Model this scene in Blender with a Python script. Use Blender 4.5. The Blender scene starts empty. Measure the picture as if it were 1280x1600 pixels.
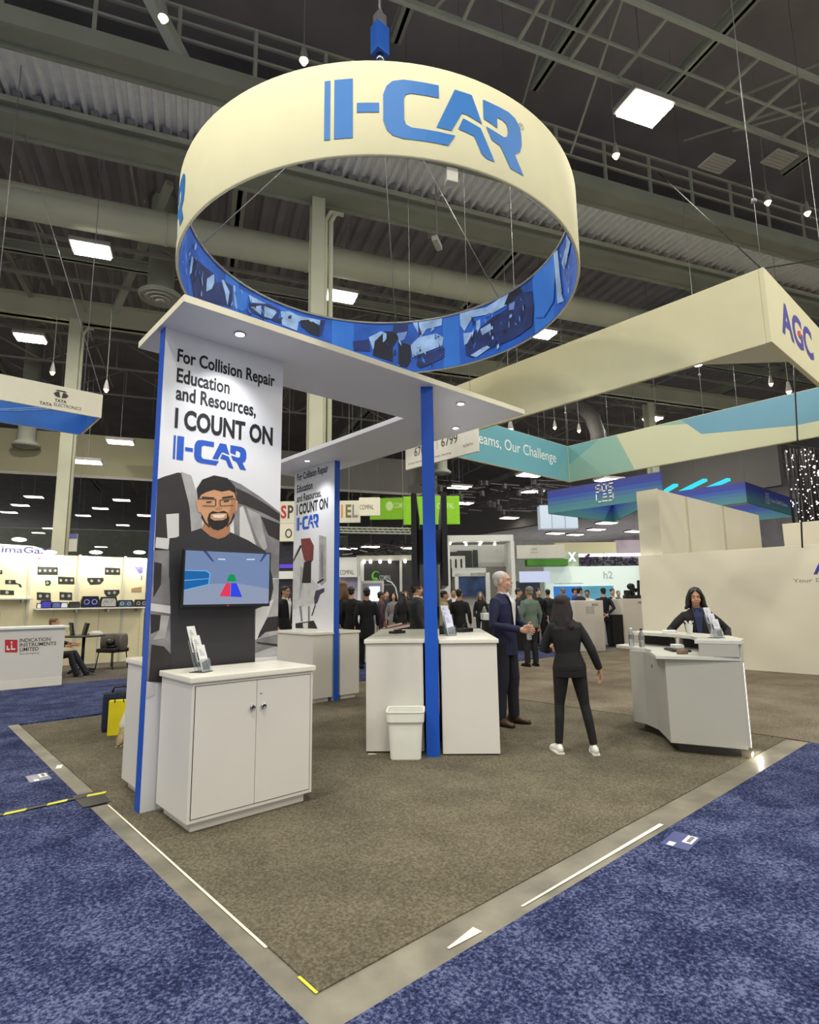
import bpy, bmesh, math, random
from mathutils import Vector, Matrix
random.seed(7)
SC = bpy.context.scene
COL = SC.collection
PI = math.pi
R = math.radians

# ------------------------------------------------------------------ camera, world, exposure
FPX = 900.0
YAW, PITCH, ROLL = R(41.955), R(8.66), R(-0.7404)
CAM = Vector((-1.435, -2.18, 1.56))
_f = Vector((math.sin(YAW)*math.cos(PITCH), math.cos(YAW)*math.cos(PITCH), math.sin(PITCH)))
_r0 = Vector((math.cos(YAW), -math.sin(YAW), 0.0))
_u0 = _r0.cross(_f)
RT = math.cos(ROLL)*_r0 + math.sin(ROLL)*_u0
UP = -math.sin(ROLL)*_r0 + math.cos(ROLL)*_u0
FW = _f
cd = bpy.data.cameras.new('camera')
cam = bpy.data.objects.new('camera', cd)
COL.objects.link(cam)
m3 = Matrix((RT, UP, -FW)).transposed()
cam.matrix_world = Matrix.Translation(CAM) @ m3.to_4x4()
cd.sensor_fit = 'VERTICAL'
cd.sensor_height = 36.0
cd.lens = 36.0*FPX/1600.0
cd.clip_end = 300
SC.camera = cam
W = bpy.data.worlds.new('hall_ambience')
SC.world = W
W.use_nodes = True
W.node_tree.nodes['Background'].inputs[0].default_value = (0.98, 1.0, 0.96, 1)
W.node_tree.nodes['Background'].inputs[1].default_value = 0.80
SC.view_settings.view_transform = 'Standard'
SC.view_settings.look = 'None'
SC.view_settings.exposure = 0.0
SC.view_settings.gamma = 1.0
LAMP_W = 325.0          # power of one high-bay lamp
SPOT_W = 55.0           # power of one canopy downlight
LAMP_COL = (1.0, 0.955, 0.85)

HU = Vector((math.cos(R(-21.5)), math.sin(R(-21.5)), 0))     # the hall's own axes (the booths stand askew to it)
HV = Vector((-math.sin(R(-21.5)), math.cos(R(-21.5)), 0))
HALL_ROT = R(-21.5)
def hall(u, v, z): return HU*u + HV*v + Vector((0, 0, z))
def ray(x, y): return FW + RT*((x-640)/FPX) - UP*((y-800)/FPX)
def at(x, y, d):            # a surveyed point of the hall, d metres ahead
    return CAM + ray(x, y)*d
def floor_at(x, d):         # the floor point in that bearing
    p = CAM + ray(x, 936)*d
    return Vector((p.x, p.y, 0))

# ------------------------------------------------------------------ materials
def lin(c):
    return tuple(((v/255.0)/12.92 if v/255.0 <= 0.04045 else ((v/255.0+0.055)/1.055)**2.4) for v in c)
_MC = {}
def M(name, col, rough=0.55, metal=0.0, emit=0.0, var=0.0, scale=8.0, bump=0.0, bscale=None, spec=0.5, alpha=None, stretch=None):
    if name in _MC: return _MC[name]
    m = bpy.data.materials.new(name); m.use_nodes = True
    nt = m.node_tree; b = nt.nodes['Principled BSDF']
    c = lin(col)
    b.inputs['Base Color'].default_value = (*c, 1)
    b.inputs['Roughness'].default_value = rough
    b.inputs['Metallic'].default_value = metal
    b.inputs['Specular IOR Level'].default_value = spec
    if emit:
        b.inputs['Emission Color'].default_value = (*c, 1)
        b.inputs['Emission Strength'].default_value = emit
    tc = None
    def coords(sc_):
        nonlocal tc
        if tc is None: tc = nt.nodes.new('ShaderNodeTexCoord')
        if stretch:
            mp = nt.nodes.new('ShaderNodeMapping'); mp.inputs['Scale'].default_value = stretch
            nt.links.new(tc.outputs['Object'], mp.inputs['Vector']); src = mp.outputs['Vector']
        else: src = tc.outputs['Object']
        n = nt.nodes.new('ShaderNodeTexNoise'); n.inputs['Scale'].default_value = sc_; n.inputs['Detail'].default_value = 4
        nt.links.new(src, n.inputs['Vector'])
        return n
    if var:
        n = coords(scale)
        rp = nt.nodes.new('ShaderNodeValToRGB')
        rp.color_ramp.elements[0].position = 0.3; rp.color_ramp.elements[1].position = 0.7
        rp.color_ramp.elements[0].color = (*[v*(1-var) for v in c], 1)
        rp.color_ramp.elements[1].color = (*[min(1, v*(1+var)) for v in c], 1)
        nt.links.new(n.outputs['Fac'], rp.inputs['Fac'])
        nt.links.new(rp.outputs['Color'], b.inputs['Base Color'])
        if emit: nt.links.new(rp.outputs['Color'], b.inputs['Emission Color'])
    if bump:
        n2 = coords(bscale or scale*4)
        bp = nt.nodes.new('ShaderNodeBump'); bp.inputs['Strength'].default_value = bump; bp.inputs['Distance'].default_value = 0.02
        nt.links.new(n2.outputs['Fac'], bp.inputs['Height']); nt.links.new(bp.outputs['Normal'], b.inputs['Normal'])
    if alpha is not None:
        b.inputs['Transmission Weight'].default_value = alpha
        b.inputs['IOR'].default_value = 1.3
    _MC[name] = m
    return m

def carpet(name, dark, mid, light, s1, s2):
    m = bpy.data.materials.new(name); m.use_nodes = True
    nt = m.node_tree; b = nt.nodes['Principled BSDF']; L = nt.links
    b.inputs['Roughness'].default_value = 0.95; b.inputs['Specular IOR Level'].default_value = 0.1
    tc = nt.nodes.new('ShaderNodeTexCoord')
    n = nt.nodes.new('ShaderNodeTexNoise'); n.inputs['Scale'].default_value = s1; n.inputs['Detail'].default_value = 3; n.inputs['Roughness'].default_value = 0.7
    n2 = nt.nodes.new('ShaderNodeTexNoise'); n2.inputs['Scale'].default_value = s2; n2.inputs['Detail'].default_value = 3
    L.new(tc.outputs['Object'], n.inputs['Vector']); L.new(tc.outputs['Object'], n2.inputs['Vector'])
    rp = nt.nodes.new('ShaderNodeValToRGB'); e = rp.color_ramp.elements
    e[0].position = 0.36; e[0].color = (*lin(dark), 1); e[1].position = 0.66; e[1].color = (*lin(light), 1)
    k = e.new(0.5); k.color = (*lin(mid), 1)
    ad = nt.nodes.new('ShaderNodeMath'); ad.operation = 'MULTIPLY_ADD'; ad.inputs[1].default_value = 0.35; 
    L.new(n2.outputs['Fac'], ad.inputs[0])
    ad2 = nt.nodes.new('ShaderNodeMath'); ad2.operation = 'SUBTRACT'; ad2.inputs[1].default_value = 0.175
    L.new(n.outputs['Fac'], ad.inputs[2]); L.new(ad.outputs[0], ad2.inputs[0])
    L.new(ad2.outputs[0], rp.inputs['Fac']); L.new(rp.outputs['Color'], b.inputs['Base Color'])
    bp = nt.nodes.new('ShaderNodeBump'); bp.inputs['Strength'].default_value = 0.5; bp.inputs['Distance'].default_value = 0.01
    L.new(n.outputs['Fac'], bp.inputs['Height']); L.new(bp.outputs['Normal'], b.inputs['Normal'])
    return m

def glow(name, col, strength):
    if name in _MC: return _MC[name]
    m = bpy.data.materials.new(name); m.use_nodes = True
    nt = m.node_tree; nt.nodes.remove(nt.nodes['Principled BSDF'])
    e = nt.nodes.new('ShaderNodeEmission'); e.inputs[0].default_value = (*lin(col), 1); e.inputs[1].default_value = strength
    nt.links.new(e.outputs[0], nt.nodes['Material Output'].inputs[0])
    _MC[name] = m
    return m

# ------------------------------------------------------------------ mesh building
class MB:
    def __init__(s): s.bm = bmesh.new(); s.mi = 0
    def _new(s, f0):
        s.bm.faces.ensure_lookup_table()
        for f in s.bm.faces[f0:]: f.material_index = s.mi
    def face(s, pts, smooth=False):
        f = s.bm.faces.new([s.bm.verts.new(p) for p in pts]); f.material_index = s.mi; f.smooth = smooth
        return f
    def box(s, x0, x1, y0, y1, z0, z1, bev=0.0, mat=None):
        tmp = bmesh.new()
        bmesh.ops.create_cube(tmp, size=1.0)
        for v in tmp.verts:
            v.co = Vector((x0+(v.co.x+.5)*(x1-x0), y0+(v.co.y+.5)*(y1-y0), z0+(v.co.z+.5)*(z1-z0)))
        if bev: bmesh.ops.bevel(tmp, geom=list(tmp.edges), offset=bev, segments=2, affect='EDGES', profile=0.7)
        s._merge(tmp, mat); return s
    def _merge(s, tmp, mat=None, smooth=None):
        vm = {}
        for v in tmp.verts:
            vm[v] = s.bm.verts.new(mat @ v.co if mat is not None else v.co)
        for f in tmp.faces:
            try:
                g = s.bm.faces.new([vm[v] for v in f.verts]); g.material_index = s.mi; g.smooth = f.smooth if smooth is None else smooth
            except ValueError: pass
        tmp.free()
    def obox(s, c, rx, ry, rz, X, Y, Z, bev=0.0):   # oriented box: half sizes along the axes X, Y, Z
        mt = Matrix((X, Y, Z)).transposed().to_4x4(); mt.translation = Vector(c)
        return s.box(-rx, rx, -ry, ry, -rz, rz, bev, mt)
    def bar(s, p, q, w, h, up=(0, 0, 1)):            # a straight bar of rectangular section
        p, q = Vector(p), Vector(q); d = q-p; L = d.length
        if L < 1e-6: return s
        d /= L; u = Vector(up)
        if abs(d.dot(u)) > 0.97: u = Vector((1, 0, 0))
        x = d.cross(u).normalized(); z = x.cross(d)
        return s.obox((p+q)/2, w/2, L/2, h/2, x, d, z)
    def prism(s, pts, z0, z1, mat=None, bev=0.0):
        tmp = bmesh.new()
        a = [tmp.verts.new((p[0], p[1], z0)) for p in pts]; b = [tmp.verts.new((p[0], p[1], z1)) for p in pts]
        n = len(pts)
        tmp.faces.new(list(reversed(a))); tmp.faces.new(b)
        for i in range(n): tmp.faces.new((a[i], a[(i+1) % n], b[(i+1) % n], b[i]))
        bmesh.ops.recalc_face_normals(tmp, faces=tmp.faces)
        if bev: bmesh.ops.bevel(tmp, geom=list(tmp.edges), offset=bev, segments=1, affect='EDGES')
        s._merge(tmp, mat); return s
    def tube(s, pts, rad, n=10, ref=None, caps=True, smooth=True, closed=False):
        pts = [Vector(p) for p in pts]; N = len(pts)
        if not isinstance(rad, (list, tuple)) or (isinstance(rad, tuple) and len(rad) == 2 and N != 2): rad = [rad]*N
        rings = []; px = None
        for i, p in enumerate(pts):
            if closed: t = pts[(i+1) % N]-pts[i-1]
            else: t = pts[min(i+1, N-1)]-pts[max(i-1, 0)]
            t = t.normalized() if t.length > 1e-9 else Vector((0, 0, 1))
            if ref is not None: x = Vector(ref)
            elif px is not None: x = px
            else: x = Vector((0, 0, 1)) if abs(t.z) < 0.9 else Vector((1, 0, 0))
            x = (x - t*x.dot(t)); x = x.normalized() if x.length > 1e-6 else t.orthogonal().normalized()
            px = x; y = t.cross(x)
            r = rad[i]; rx, ry = (r, r) if not isinstance(r, (tuple, list)) else r
            rings.append([s.bm.verts.new(p + x*(rx*math.cos(2*PI*k/n)) + y*(ry*math.sin(2*PI*k/n))) for k in range(n)])
        def f(vs):
            g = s.bm.faces.new(vs); g.material_index = s.mi; g.smooth = smooth
        for i in range(N if closed else N-1):
            a, b = rings[i], rings[(i+1) % N]
            for k in range(n): f((a[k], a[(k+1) % n], b[(k+1) % n], b[k]))
        if caps and not closed:
            f(list(reversed(rings[0]))); f(rings[-1])
        return s
    def lathe(s, prof, c=(0, 0, 0), n=24, smooth=True, caps=True):
        c = Vector(c)
        rings = [[s.bm.verts.new(c+Vector((r*math.cos(2*PI*k/n), r*math.sin(2*PI*k/n), z))) for k in range(n)] for r, z in prof]
        for a, b in zip(rings, rings[1:]):
            for k in range(n):
                g = s.bm.faces.new((a[k], a[(k+1) % n], b[(k+1) % n], b[k])); g.smooth = smooth; g.material_index = s.mi
        if caps:
            for rg in (list(reversed(rings[0])), rings[-1]):
                g = s.bm.faces.new(rg); g.material_index = s.mi
        return s
    def ell(s, c, r, u=14, v=9, mat=None):
        tmp = bmesh.new(); bmesh.ops.create_uvsphere(tmp, u_segments=u, v_segments=v, radius=1.0)
        if not isinstance(r, (tuple, list)): r = (r, r, r)
        mt = Matrix.Translation(Vector(c)) @ Matrix.Diagonal((*r, 1))
        if mat is not None: mt = mat @ mt
        s._merge(tmp, mt, True); return s
    def poly(s, fr, pts, d=0.0, th=0.0):              # a flat shape on a frame (origin, right, up)
        o, r, u = fr; n = r.cross(u)
        a = [o + r*p[0] + u*p[1] + n*(d+th) for p in pts]
        area = sum(pts[i][0]*pts[(i+1) % len(pts)][1]-pts[(i+1) % len(pts)][0]*pts[i][1] for i in range(len(pts)))
        if area < 0: a = a[::-1]
        f = s.face(a); f.normal_update()
        bmesh.ops.triangulate(s.bm, faces=[f])
        return s
    def build(s, name, mats, parent=None, world=False, bevsharp=None):
        bmesh.ops.recalc_face_normals(s.bm, faces=s.bm.faces) if getattr(s, 'recalc', False) else None
        me = bpy.data.meshes.new(name); s.bm.to_mesh(me); s.bm.free()
        return obj(name, me, mats, parent, world)
WM = {}
def obj(name, me, mats, parent=None, world=False):
    o = bpy.data.objects.new(name, me); COL.objects.link(o)
    if mats is not None:
        for m in (mats if isinstance(mats, (list, tuple)) else [mats]): me.materials.append(m)
    link(o, parent, world)
    return o
def link(o, parent, world):
    if parent is None: WM[o.name] = Matrix.Identity(4); return
    o.parent = parent
    pm = WM[parent.name]
    if world:
        o.matrix_parent_inverse = pm.inverted(); WM[o.name] = Matrix.Identity(4)
    else: WM[o.name] = pm.copy()
def tag(o, label, cat, group=None, kind=None):
    o['label'] = label; o['category'] = cat
    if group: o['group'] = group
    if kind: o['kind'] = kind
    return o
def thing(name, label, cat, loc=(0, 0, 0), rz=0.0, group=None):
    o = bpy.data.objects.new(name, None); COL.objects.link(o)
    o.empty_display_size = 0.1
    o.location = loc; o.rotation_euler = (0, 0, rz)
    WM[o.name] = Matrix.Translation(Vector(loc)) @ Matrix.Rotation(rz, 4, 'Z')
    return tag(o, label, cat, group)
def struct(name, mb, mats):
    o = mb.build(name, mats); o['kind'] = 'structure'; return o
def dup(root, label, loc, rz=None, group=None):
    def cp(o, par):
        c = o.copy(); COL.objects.link(c); c.parent = par
        WM[c.name] = Matrix.Identity(4)
        for ch in [x for x in bpy.data.objects if x.parent == o]: cp(ch, c)
        return c
    r = cp(root, None); r.location = loc
    if rz is not None: r.rotation_euler = (0, 0, rz)
    WM[r.name] = Matrix.Translation(Vector(loc)) @ Matrix.Rotation(rz or 0, 4, 'Z')
    r['label'] = label
    if group: r['group'] = group
    return r
def frame(o, r, u): return (Vector(o), Vector(r).normalized(), Vector(u).normalized())
Z = Vector((0, 0, 1))

def text_mesh(body, bold=0.0, spacing=1.0):
    c = bpy.data.curves.new('lettering', 'FONT'); c.body = body; c.size = 1.0; c.offset = bold; c.space_character = spacing
    c.resolution_u = 3
    o = bpy.data.objects.new('lettering_source', c); COL.objects.link(o)
    dg = bpy.context.evaluated_depsgraph_get(); dg.update()
    me = bpy.data.meshes.new_from_object(o.evaluated_get(dg))
    bpy.data.objects.remove(o); bpy.data.curves.remove(c)
    return me
def text(mb, body, fr, x, y, w, h, bold=0.0, d=0.002, spacing=1.0):   # text fitted into the box x..x+w, y..y+h on a frame
    me = text_mesh(body, bold, spacing)
    xs = [v.co.x for v in me.vertices]; ys = [v.co.y for v in me.vertices]
    x0, x1, y0, y1 = min(xs), max(xs), min(ys), max(ys)
    o, r, u = fr; n = r.cross(u)
    vs = [mb.bm.verts.new(o + r*(x+(v.co.x-x0)/(x1-x0)*w) + u*(y+(v.co.y-y0)/(y1-y0)*h) + n*d) for v in me.vertices]
    for p in me.polygons:
        try:
            f = mb.bm.faces.new([vs[i] for i in p.vertices]); f.material_index = mb.mi
        except ValueError: pass
    bpy.data.meshes.remove(me)
    return mb
def fuse(mb, voxel, smooth=3):                        # melt overlapping shapes into one continuous skin
    me = bpy.data.meshes.new('skin'); mb.bm.to_mesh(me); mb.bm.free()
    o = bpy.data.objects.new('skin_source', me); COL.objects.link(o)
    md = o.modifiers.new('r', 'REMESH'); md.mode = 'VOXEL'; md.voxel_size = voxel; md.use_smooth_shade = True
    if smooth:
        sm = o.modifiers.new('s', 'SMOOTH'); sm.factor = 0.5; sm.iterations = smooth
    dg = bpy.context.evaluated_depsgraph_get(); dg.update()
    out = bpy.data.meshes.new_from_object(o.evaluated_get(dg))
    bpy.data.objects.remove(o); bpy.data.meshes.remove(me)
    out.materials.clear()
    return out

# ------------------------------------------------------------------ shared materials
white = M('white_laminate', (226, 222, 214), 0.4, var=0.02, scale=2)
white_top = M('white_counter_top', (238, 234, 220), 0.25, var=0.02, scale=3)
cream = M('cream_tension_fabric', (222, 217, 180), 0.85, var=0.02, scale=3, bump=0.05, bscale=300)
blue_edge = M('blue_edge_trim', (14, 84, 196), 0.45, var=0.05, scale=3)
logo_blue = M('logo_blue', (16, 110, 186), 0.6, var=0.03, scale=6)
logo_deep = M('logo_deep_blue', (24, 84, 190), 0.6, var=0.03, scale=6)
ink = M('black_ink', (22, 22, 24), 0.7, var=0.05, scale=20)
black = M('black_plastic', (16, 16, 18), 0.4, var=0.1, scale=20)
gap = M('shadow_gap_black', (40, 38, 36), 0.8, var=0.1, scale=20)
chrome = M('chrome_metal', (190, 190, 190), 0.18, 1.0, var=0.03, scale=20)
steel_grey = M('painted_steel_grey', (184, 188, 172), 0.6, 0.1, var=0.10, scale=1.2)
steel_dark = M('dark_painted_steel', (158, 153, 148), 0.6, 0.0, var=0.12, scale=1.5)
steel_pale = M('pale_painted_steel', (208, 208, 184), 0.6, 0.0, var=0.08, scale=0.8)
deck_grey = M('dark_roof_deck', (164, 158, 160), 0.8, 0.0, var=0.15, scale=0.6)
galv = M('galvanised_deck', (248, 250, 248), 0.25, 0.0, var=0.06, scale=2.5, stretch=(3, 3, 3))
wire = M('steel_wire', (150, 150, 150), 0.4, 0.6, var=0.05, scale=5)
concrete = M('polished_concrete', (122, 117, 102), 0.42, var=0.35, scale=3.5, bump=0.05, bscale=20)
wall_white = M('white_booth_wall', (240, 234, 214), 0.7, var=0.03, scale=0.7)
wall_pure = M('bright_white_wall', (236, 238, 234), 0.6, var=0.02, scale=1)
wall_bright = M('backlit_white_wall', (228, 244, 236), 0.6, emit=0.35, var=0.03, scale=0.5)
lamp_glow = glow('lamp_panel_glow', (255, 250, 235), 14.0)
far_glow = glow('far_lamp_glow', (255, 244, 235), 9.0)
warm_glow = glow('warm_bulb_glow', (255, 226, 170), 10.0)
spot_glow = glow('downlight_glow', (240, 246, 255), 9.0)
led_glow = glow('led_strip_glow', (255, 252, 240), 1.6)
glass = M('clear_acrylic', (235, 240, 245), 0.05, alpha=0.9)
POSTER_MAN=[('car_dark', [(0.0, 2.555), (0.055, 2.586), (0.16, 2.633), (0.211, 2.632), (0.272, 2.331), (0.298, 2.124), (0.186, 2.088), (0.121, 2.004), (0.133, 1.758), (0.008, 1.756)]), ('car_light', [(0.183, 2.644), (0.272, 2.624), (0.365, 2.372), (0.39, 2.163), (0.302, 2.132), (0.268, 2.363)]), ('car_white', [(0.082, 2.274), (0.184, 2.291), (0.194, 2.094), (0.103, 2.077)]), ('car_white', [(0.013, 2.082), (0.118, 2.078), (0.115, 1.988), (0.01, 1.998)]), ('car_mid', [(0.61, 2.635), (0.718, 2.606), (0.907, 2.514), (1.12, 2.384), (1.12, 1.773), (0.711, 1.767), (0.655, 2.367)]), ('car_dark', [(0.674, 2.566), (0.794, 2.528), (0.985, 2.443), (1.12, 2.366), (1.12, 2.3), (0.93, 2.367), (0.779, 2.413), (0.688, 2.43)]), ('car_white', [(0.716, 2.39), (0.747, 2.41), (0.892, 2.042), (0.725, 2.127)]), ('car_dark', [(0.922, 2.331), (1.12, 2.277), (1.12, 2.116), (1.003, 2.162)]), ('car_light', [(0.78, 2.396), (0.912, 2.348), (0.996, 2.048), (0.959, 2.011), (0.88, 2.145)]), ('car_mid', [(0.0, 1.975), (0.176, 1.984), (0.164, 1.584), (0.196, 0.942), (0.0, 0.963), (0.0, 1.526)]), ('car_dark', [(0.008, 1.885), (0.068, 1.872), (0.069, 1.705), (0.016, 1.6)]), ('car_light', [(0.081, 1.465), (0.148, 1.456), (0.122, 1.286), (0.033, 1.276), (0.066, 1.333)]), ('car_dark', [(0.002, 1.475), (0.081, 1.465), (0.075, 1.347), (0.011, 1.321)]), ('car_white', [(0.0, 1.559), (0.2, 1.529), (0.194, 1.468), (0.0, 1.5)]), ('car_dark', [(0.021, 1.24), (0.115, 1.22), (0.173, 1.157), (0.184, 0.929), (0.015, 0.96)]), ('car_white', [(0.0, 0.964), (0.065, 0.941), (0.062, 0.856), (0.0, 0.836)]), ('car_light', [(0.711, 1.759), (1.12, 1.765), (1.12, 1.077), (0.769, 1.075)]), ('car_white', [(0.899, 1.493), (1.075, 1.584), (1.013, 1.424), (0.901, 1.147)]), ('car_dark', [(1.013, 1.42), (1.12, 1.428), (1.12, 1.3), (0.998, 1.29), (0.916, 1.228), (0.942, 1.293)]), ('car_mid', [(0.898, 1.229), (1.12, 1.266), (1.12, 1.165), (0.902, 1.114)]), ('car_dark', [(0.908, 1.212), (1.12, 1.178), (1.12, 1.156), (0.927, 1.191)]), ('shirt', [(0.129, 1.758), (0.12, 2.004), (0.156, 2.083), (0.262, 2.134), (0.376, 2.181), (0.525, 2.114), (0.635, 2.166), (0.807, 2.103), (0.978, 2.015), (1.057, 1.772)]), ('shirt', [(0.133, 1.766), (1.053, 1.781), (1.067, 1.678), (1.043, 1.572), (0.991, 1.525), (0.89, 1.494), (0.909, 0.871), (0.186, 0.9), (0.154, 1.493)]), ('neck', [(0.415, 2.279), (0.622, 2.296), (0.634, 2.16), (0.585, 2.118), (0.526, 2.098), (0.458, 2.118), (0.381, 2.175)]), ('skin', [(0.343, 2.485), (0.391, 2.523), (0.648, 2.563), (0.68, 2.524), (0.68, 2.472), (0.677, 2.352), (0.641, 2.261), (0.591, 2.197), (0.523, 2.172), (0.455, 2.187), (0.403, 2.242), (0.358, 2.331)]), ('skin', [(0.32, 2.417), (0.349, 2.42), (0.364, 2.315), (0.341, 2.318)]), ('skin', [(0.669, 2.454), (0.695, 2.448), (0.69, 2.362), (0.67, 2.343)]), ('neck', [(0.634, 2.45), (0.68, 2.472), (0.677, 2.352), (0.641, 2.261), (0.599, 2.211), (0.621, 2.33)]), ('hair', [(0.34, 2.419), (0.322, 2.515), (0.368, 2.6), (0.47, 2.651), (0.592, 2.643), (0.669, 2.571), (0.684, 2.455), (0.66, 2.518), (0.613, 2.536), (0.544, 2.515), (0.475, 2.524), (0.409, 2.496), (0.364, 2.467)]), ('hair', [(0.437, 2.31), (0.466, 2.336), (0.517, 2.332), (0.571, 2.349), (0.607, 2.332), (0.623, 2.28), (0.61, 2.228), (0.57, 2.192), (0.523, 2.172), (0.475, 2.182), (0.437, 2.212), (0.425, 2.263)]), ('hair', [(0.377, 2.3), (0.41, 2.242), (0.448, 2.199), (0.455, 2.183), (0.41, 2.219), (0.372, 2.275)]), ('hair', [(0.659, 2.342), (0.637, 2.264), (0.599, 2.211), (0.594, 2.195), (0.645, 2.251), (0.671, 2.314)]), ('skin', [(0.453, 2.308), (0.526, 2.325), (0.6, 2.328), (0.598, 2.288), (0.562, 2.265), (0.486, 2.255), (0.452, 2.272)]), ('nose', [(0.459, 2.302), (0.526, 2.315), (0.595, 2.324), (0.584, 2.286), (0.533, 2.269), (0.472, 2.274)]), ('teeth', [(0.467, 2.303), (0.526, 2.311), (0.586, 2.32), (0.573, 2.292), (0.533, 2.279), (0.481, 2.281)]), ('brow', [(0.369, 2.452), (0.478, 2.457), (0.478, 2.444), (0.37, 2.435)]), ('brow', [(0.549, 2.468), (0.65, 2.493), (0.651, 2.476), (0.55, 2.451)]), ('eye', [(0.409, 2.413), (0.456, 2.421), (0.456, 2.41), (0.41, 2.401)]), ('eye', [(0.565, 2.436), (0.613, 2.448), (0.613, 2.436), (0.565, 2.424)]), ('nose', [(0.514, 2.437), (0.528, 2.439), (0.553, 2.371), (0.53, 2.355), (0.492, 2.355), (0.495, 2.369), (0.519, 2.374)]), ('glasses', [(0.349, 2.436), (0.495, 2.445), (0.496, 2.437), (0.349, 2.428)]), ('glasses', [(0.526, 2.442), (0.669, 2.471), (0.669, 2.462), (0.527, 2.434)]), ('glasses', [(0.378, 2.377), (0.489, 2.385), (0.49, 2.378), (0.378, 2.37)]), ('glasses', [(0.535, 2.389), (0.653, 2.408), (0.653, 2.401), (0.535, 2.383)]), ('glasses', [(0.487, 2.444), (0.497, 2.446), (0.499, 2.386), (0.489, 2.385)]), ('glasses', [(0.526, 2.442), (0.535, 2.443), (0.54, 2.386), (0.532, 2.386)])]
POSTER_PAINTER=[('car_light', [(6.051, 2.661), (5.83, 2.609), (5.819, 1.879), (5.959, 1.805), (6.036, 1.886)]), ('car_mid', [(6.001, 2.495), (5.914, 2.488), (5.905, 1.945), (5.991, 1.949)]), ('suit', [(6.9, 2.359), (6.74, 2.485), (6.415, 2.228), (6.256, 1.926), (6.046, 1.807), (6.101, 1.634), (6.181, 1.523), (6.707, 1.442), (6.874, 1.409)]), ('suit_shade', [(6.634, 2.173), (6.474, 2.099), (6.559, 1.771), (6.647, 1.574)]), ('helmet', [(6.629, 2.646), (6.333, 2.637), (6.208, 2.495), (6.221, 2.25), (6.34, 2.174), (6.51, 2.267), (6.597, 2.44)]), ('hair', [(6.509, 2.233), (6.281, 2.253), (6.284, 1.862), (6.58, 1.871)]), ('hair', [(6.898, 2.29), (6.645, 2.546), (6.599, 2.508), (6.863, 2.254)]), ('glove', [(6.183, 1.603), (6.132, 1.73), (6.033, 1.743), (5.873, 1.771), (5.872, 1.709), (5.997, 1.664), (6.07, 1.538), (6.156, 1.491)]), ('hair', [(6.156, 1.491), (6.121, 1.491), (6.223, 1.316), (6.259, 1.316)]), ('hair', [(6.094, 1.872), (5.904, 1.93), (5.893, 1.898), (6.07, 1.84)]), ('car_mid', [(6.644, 1.475), (6.581, 1.475), (6.524, 1.216), (6.586, 1.214)]), ('car_mid', [(6.365, 1.475), (6.311, 1.475), (6.305, 1.22), (6.353, 1.219)]), ('hair', [(6.763, 1.178), (6.18, 1.238), (6.061, 1.106), (6.76, 1.096)]), ('suit', [(6.523, 1.183), (6.358, 1.203), (6.356, 1.107), (6.508, 1.103)])]
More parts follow.
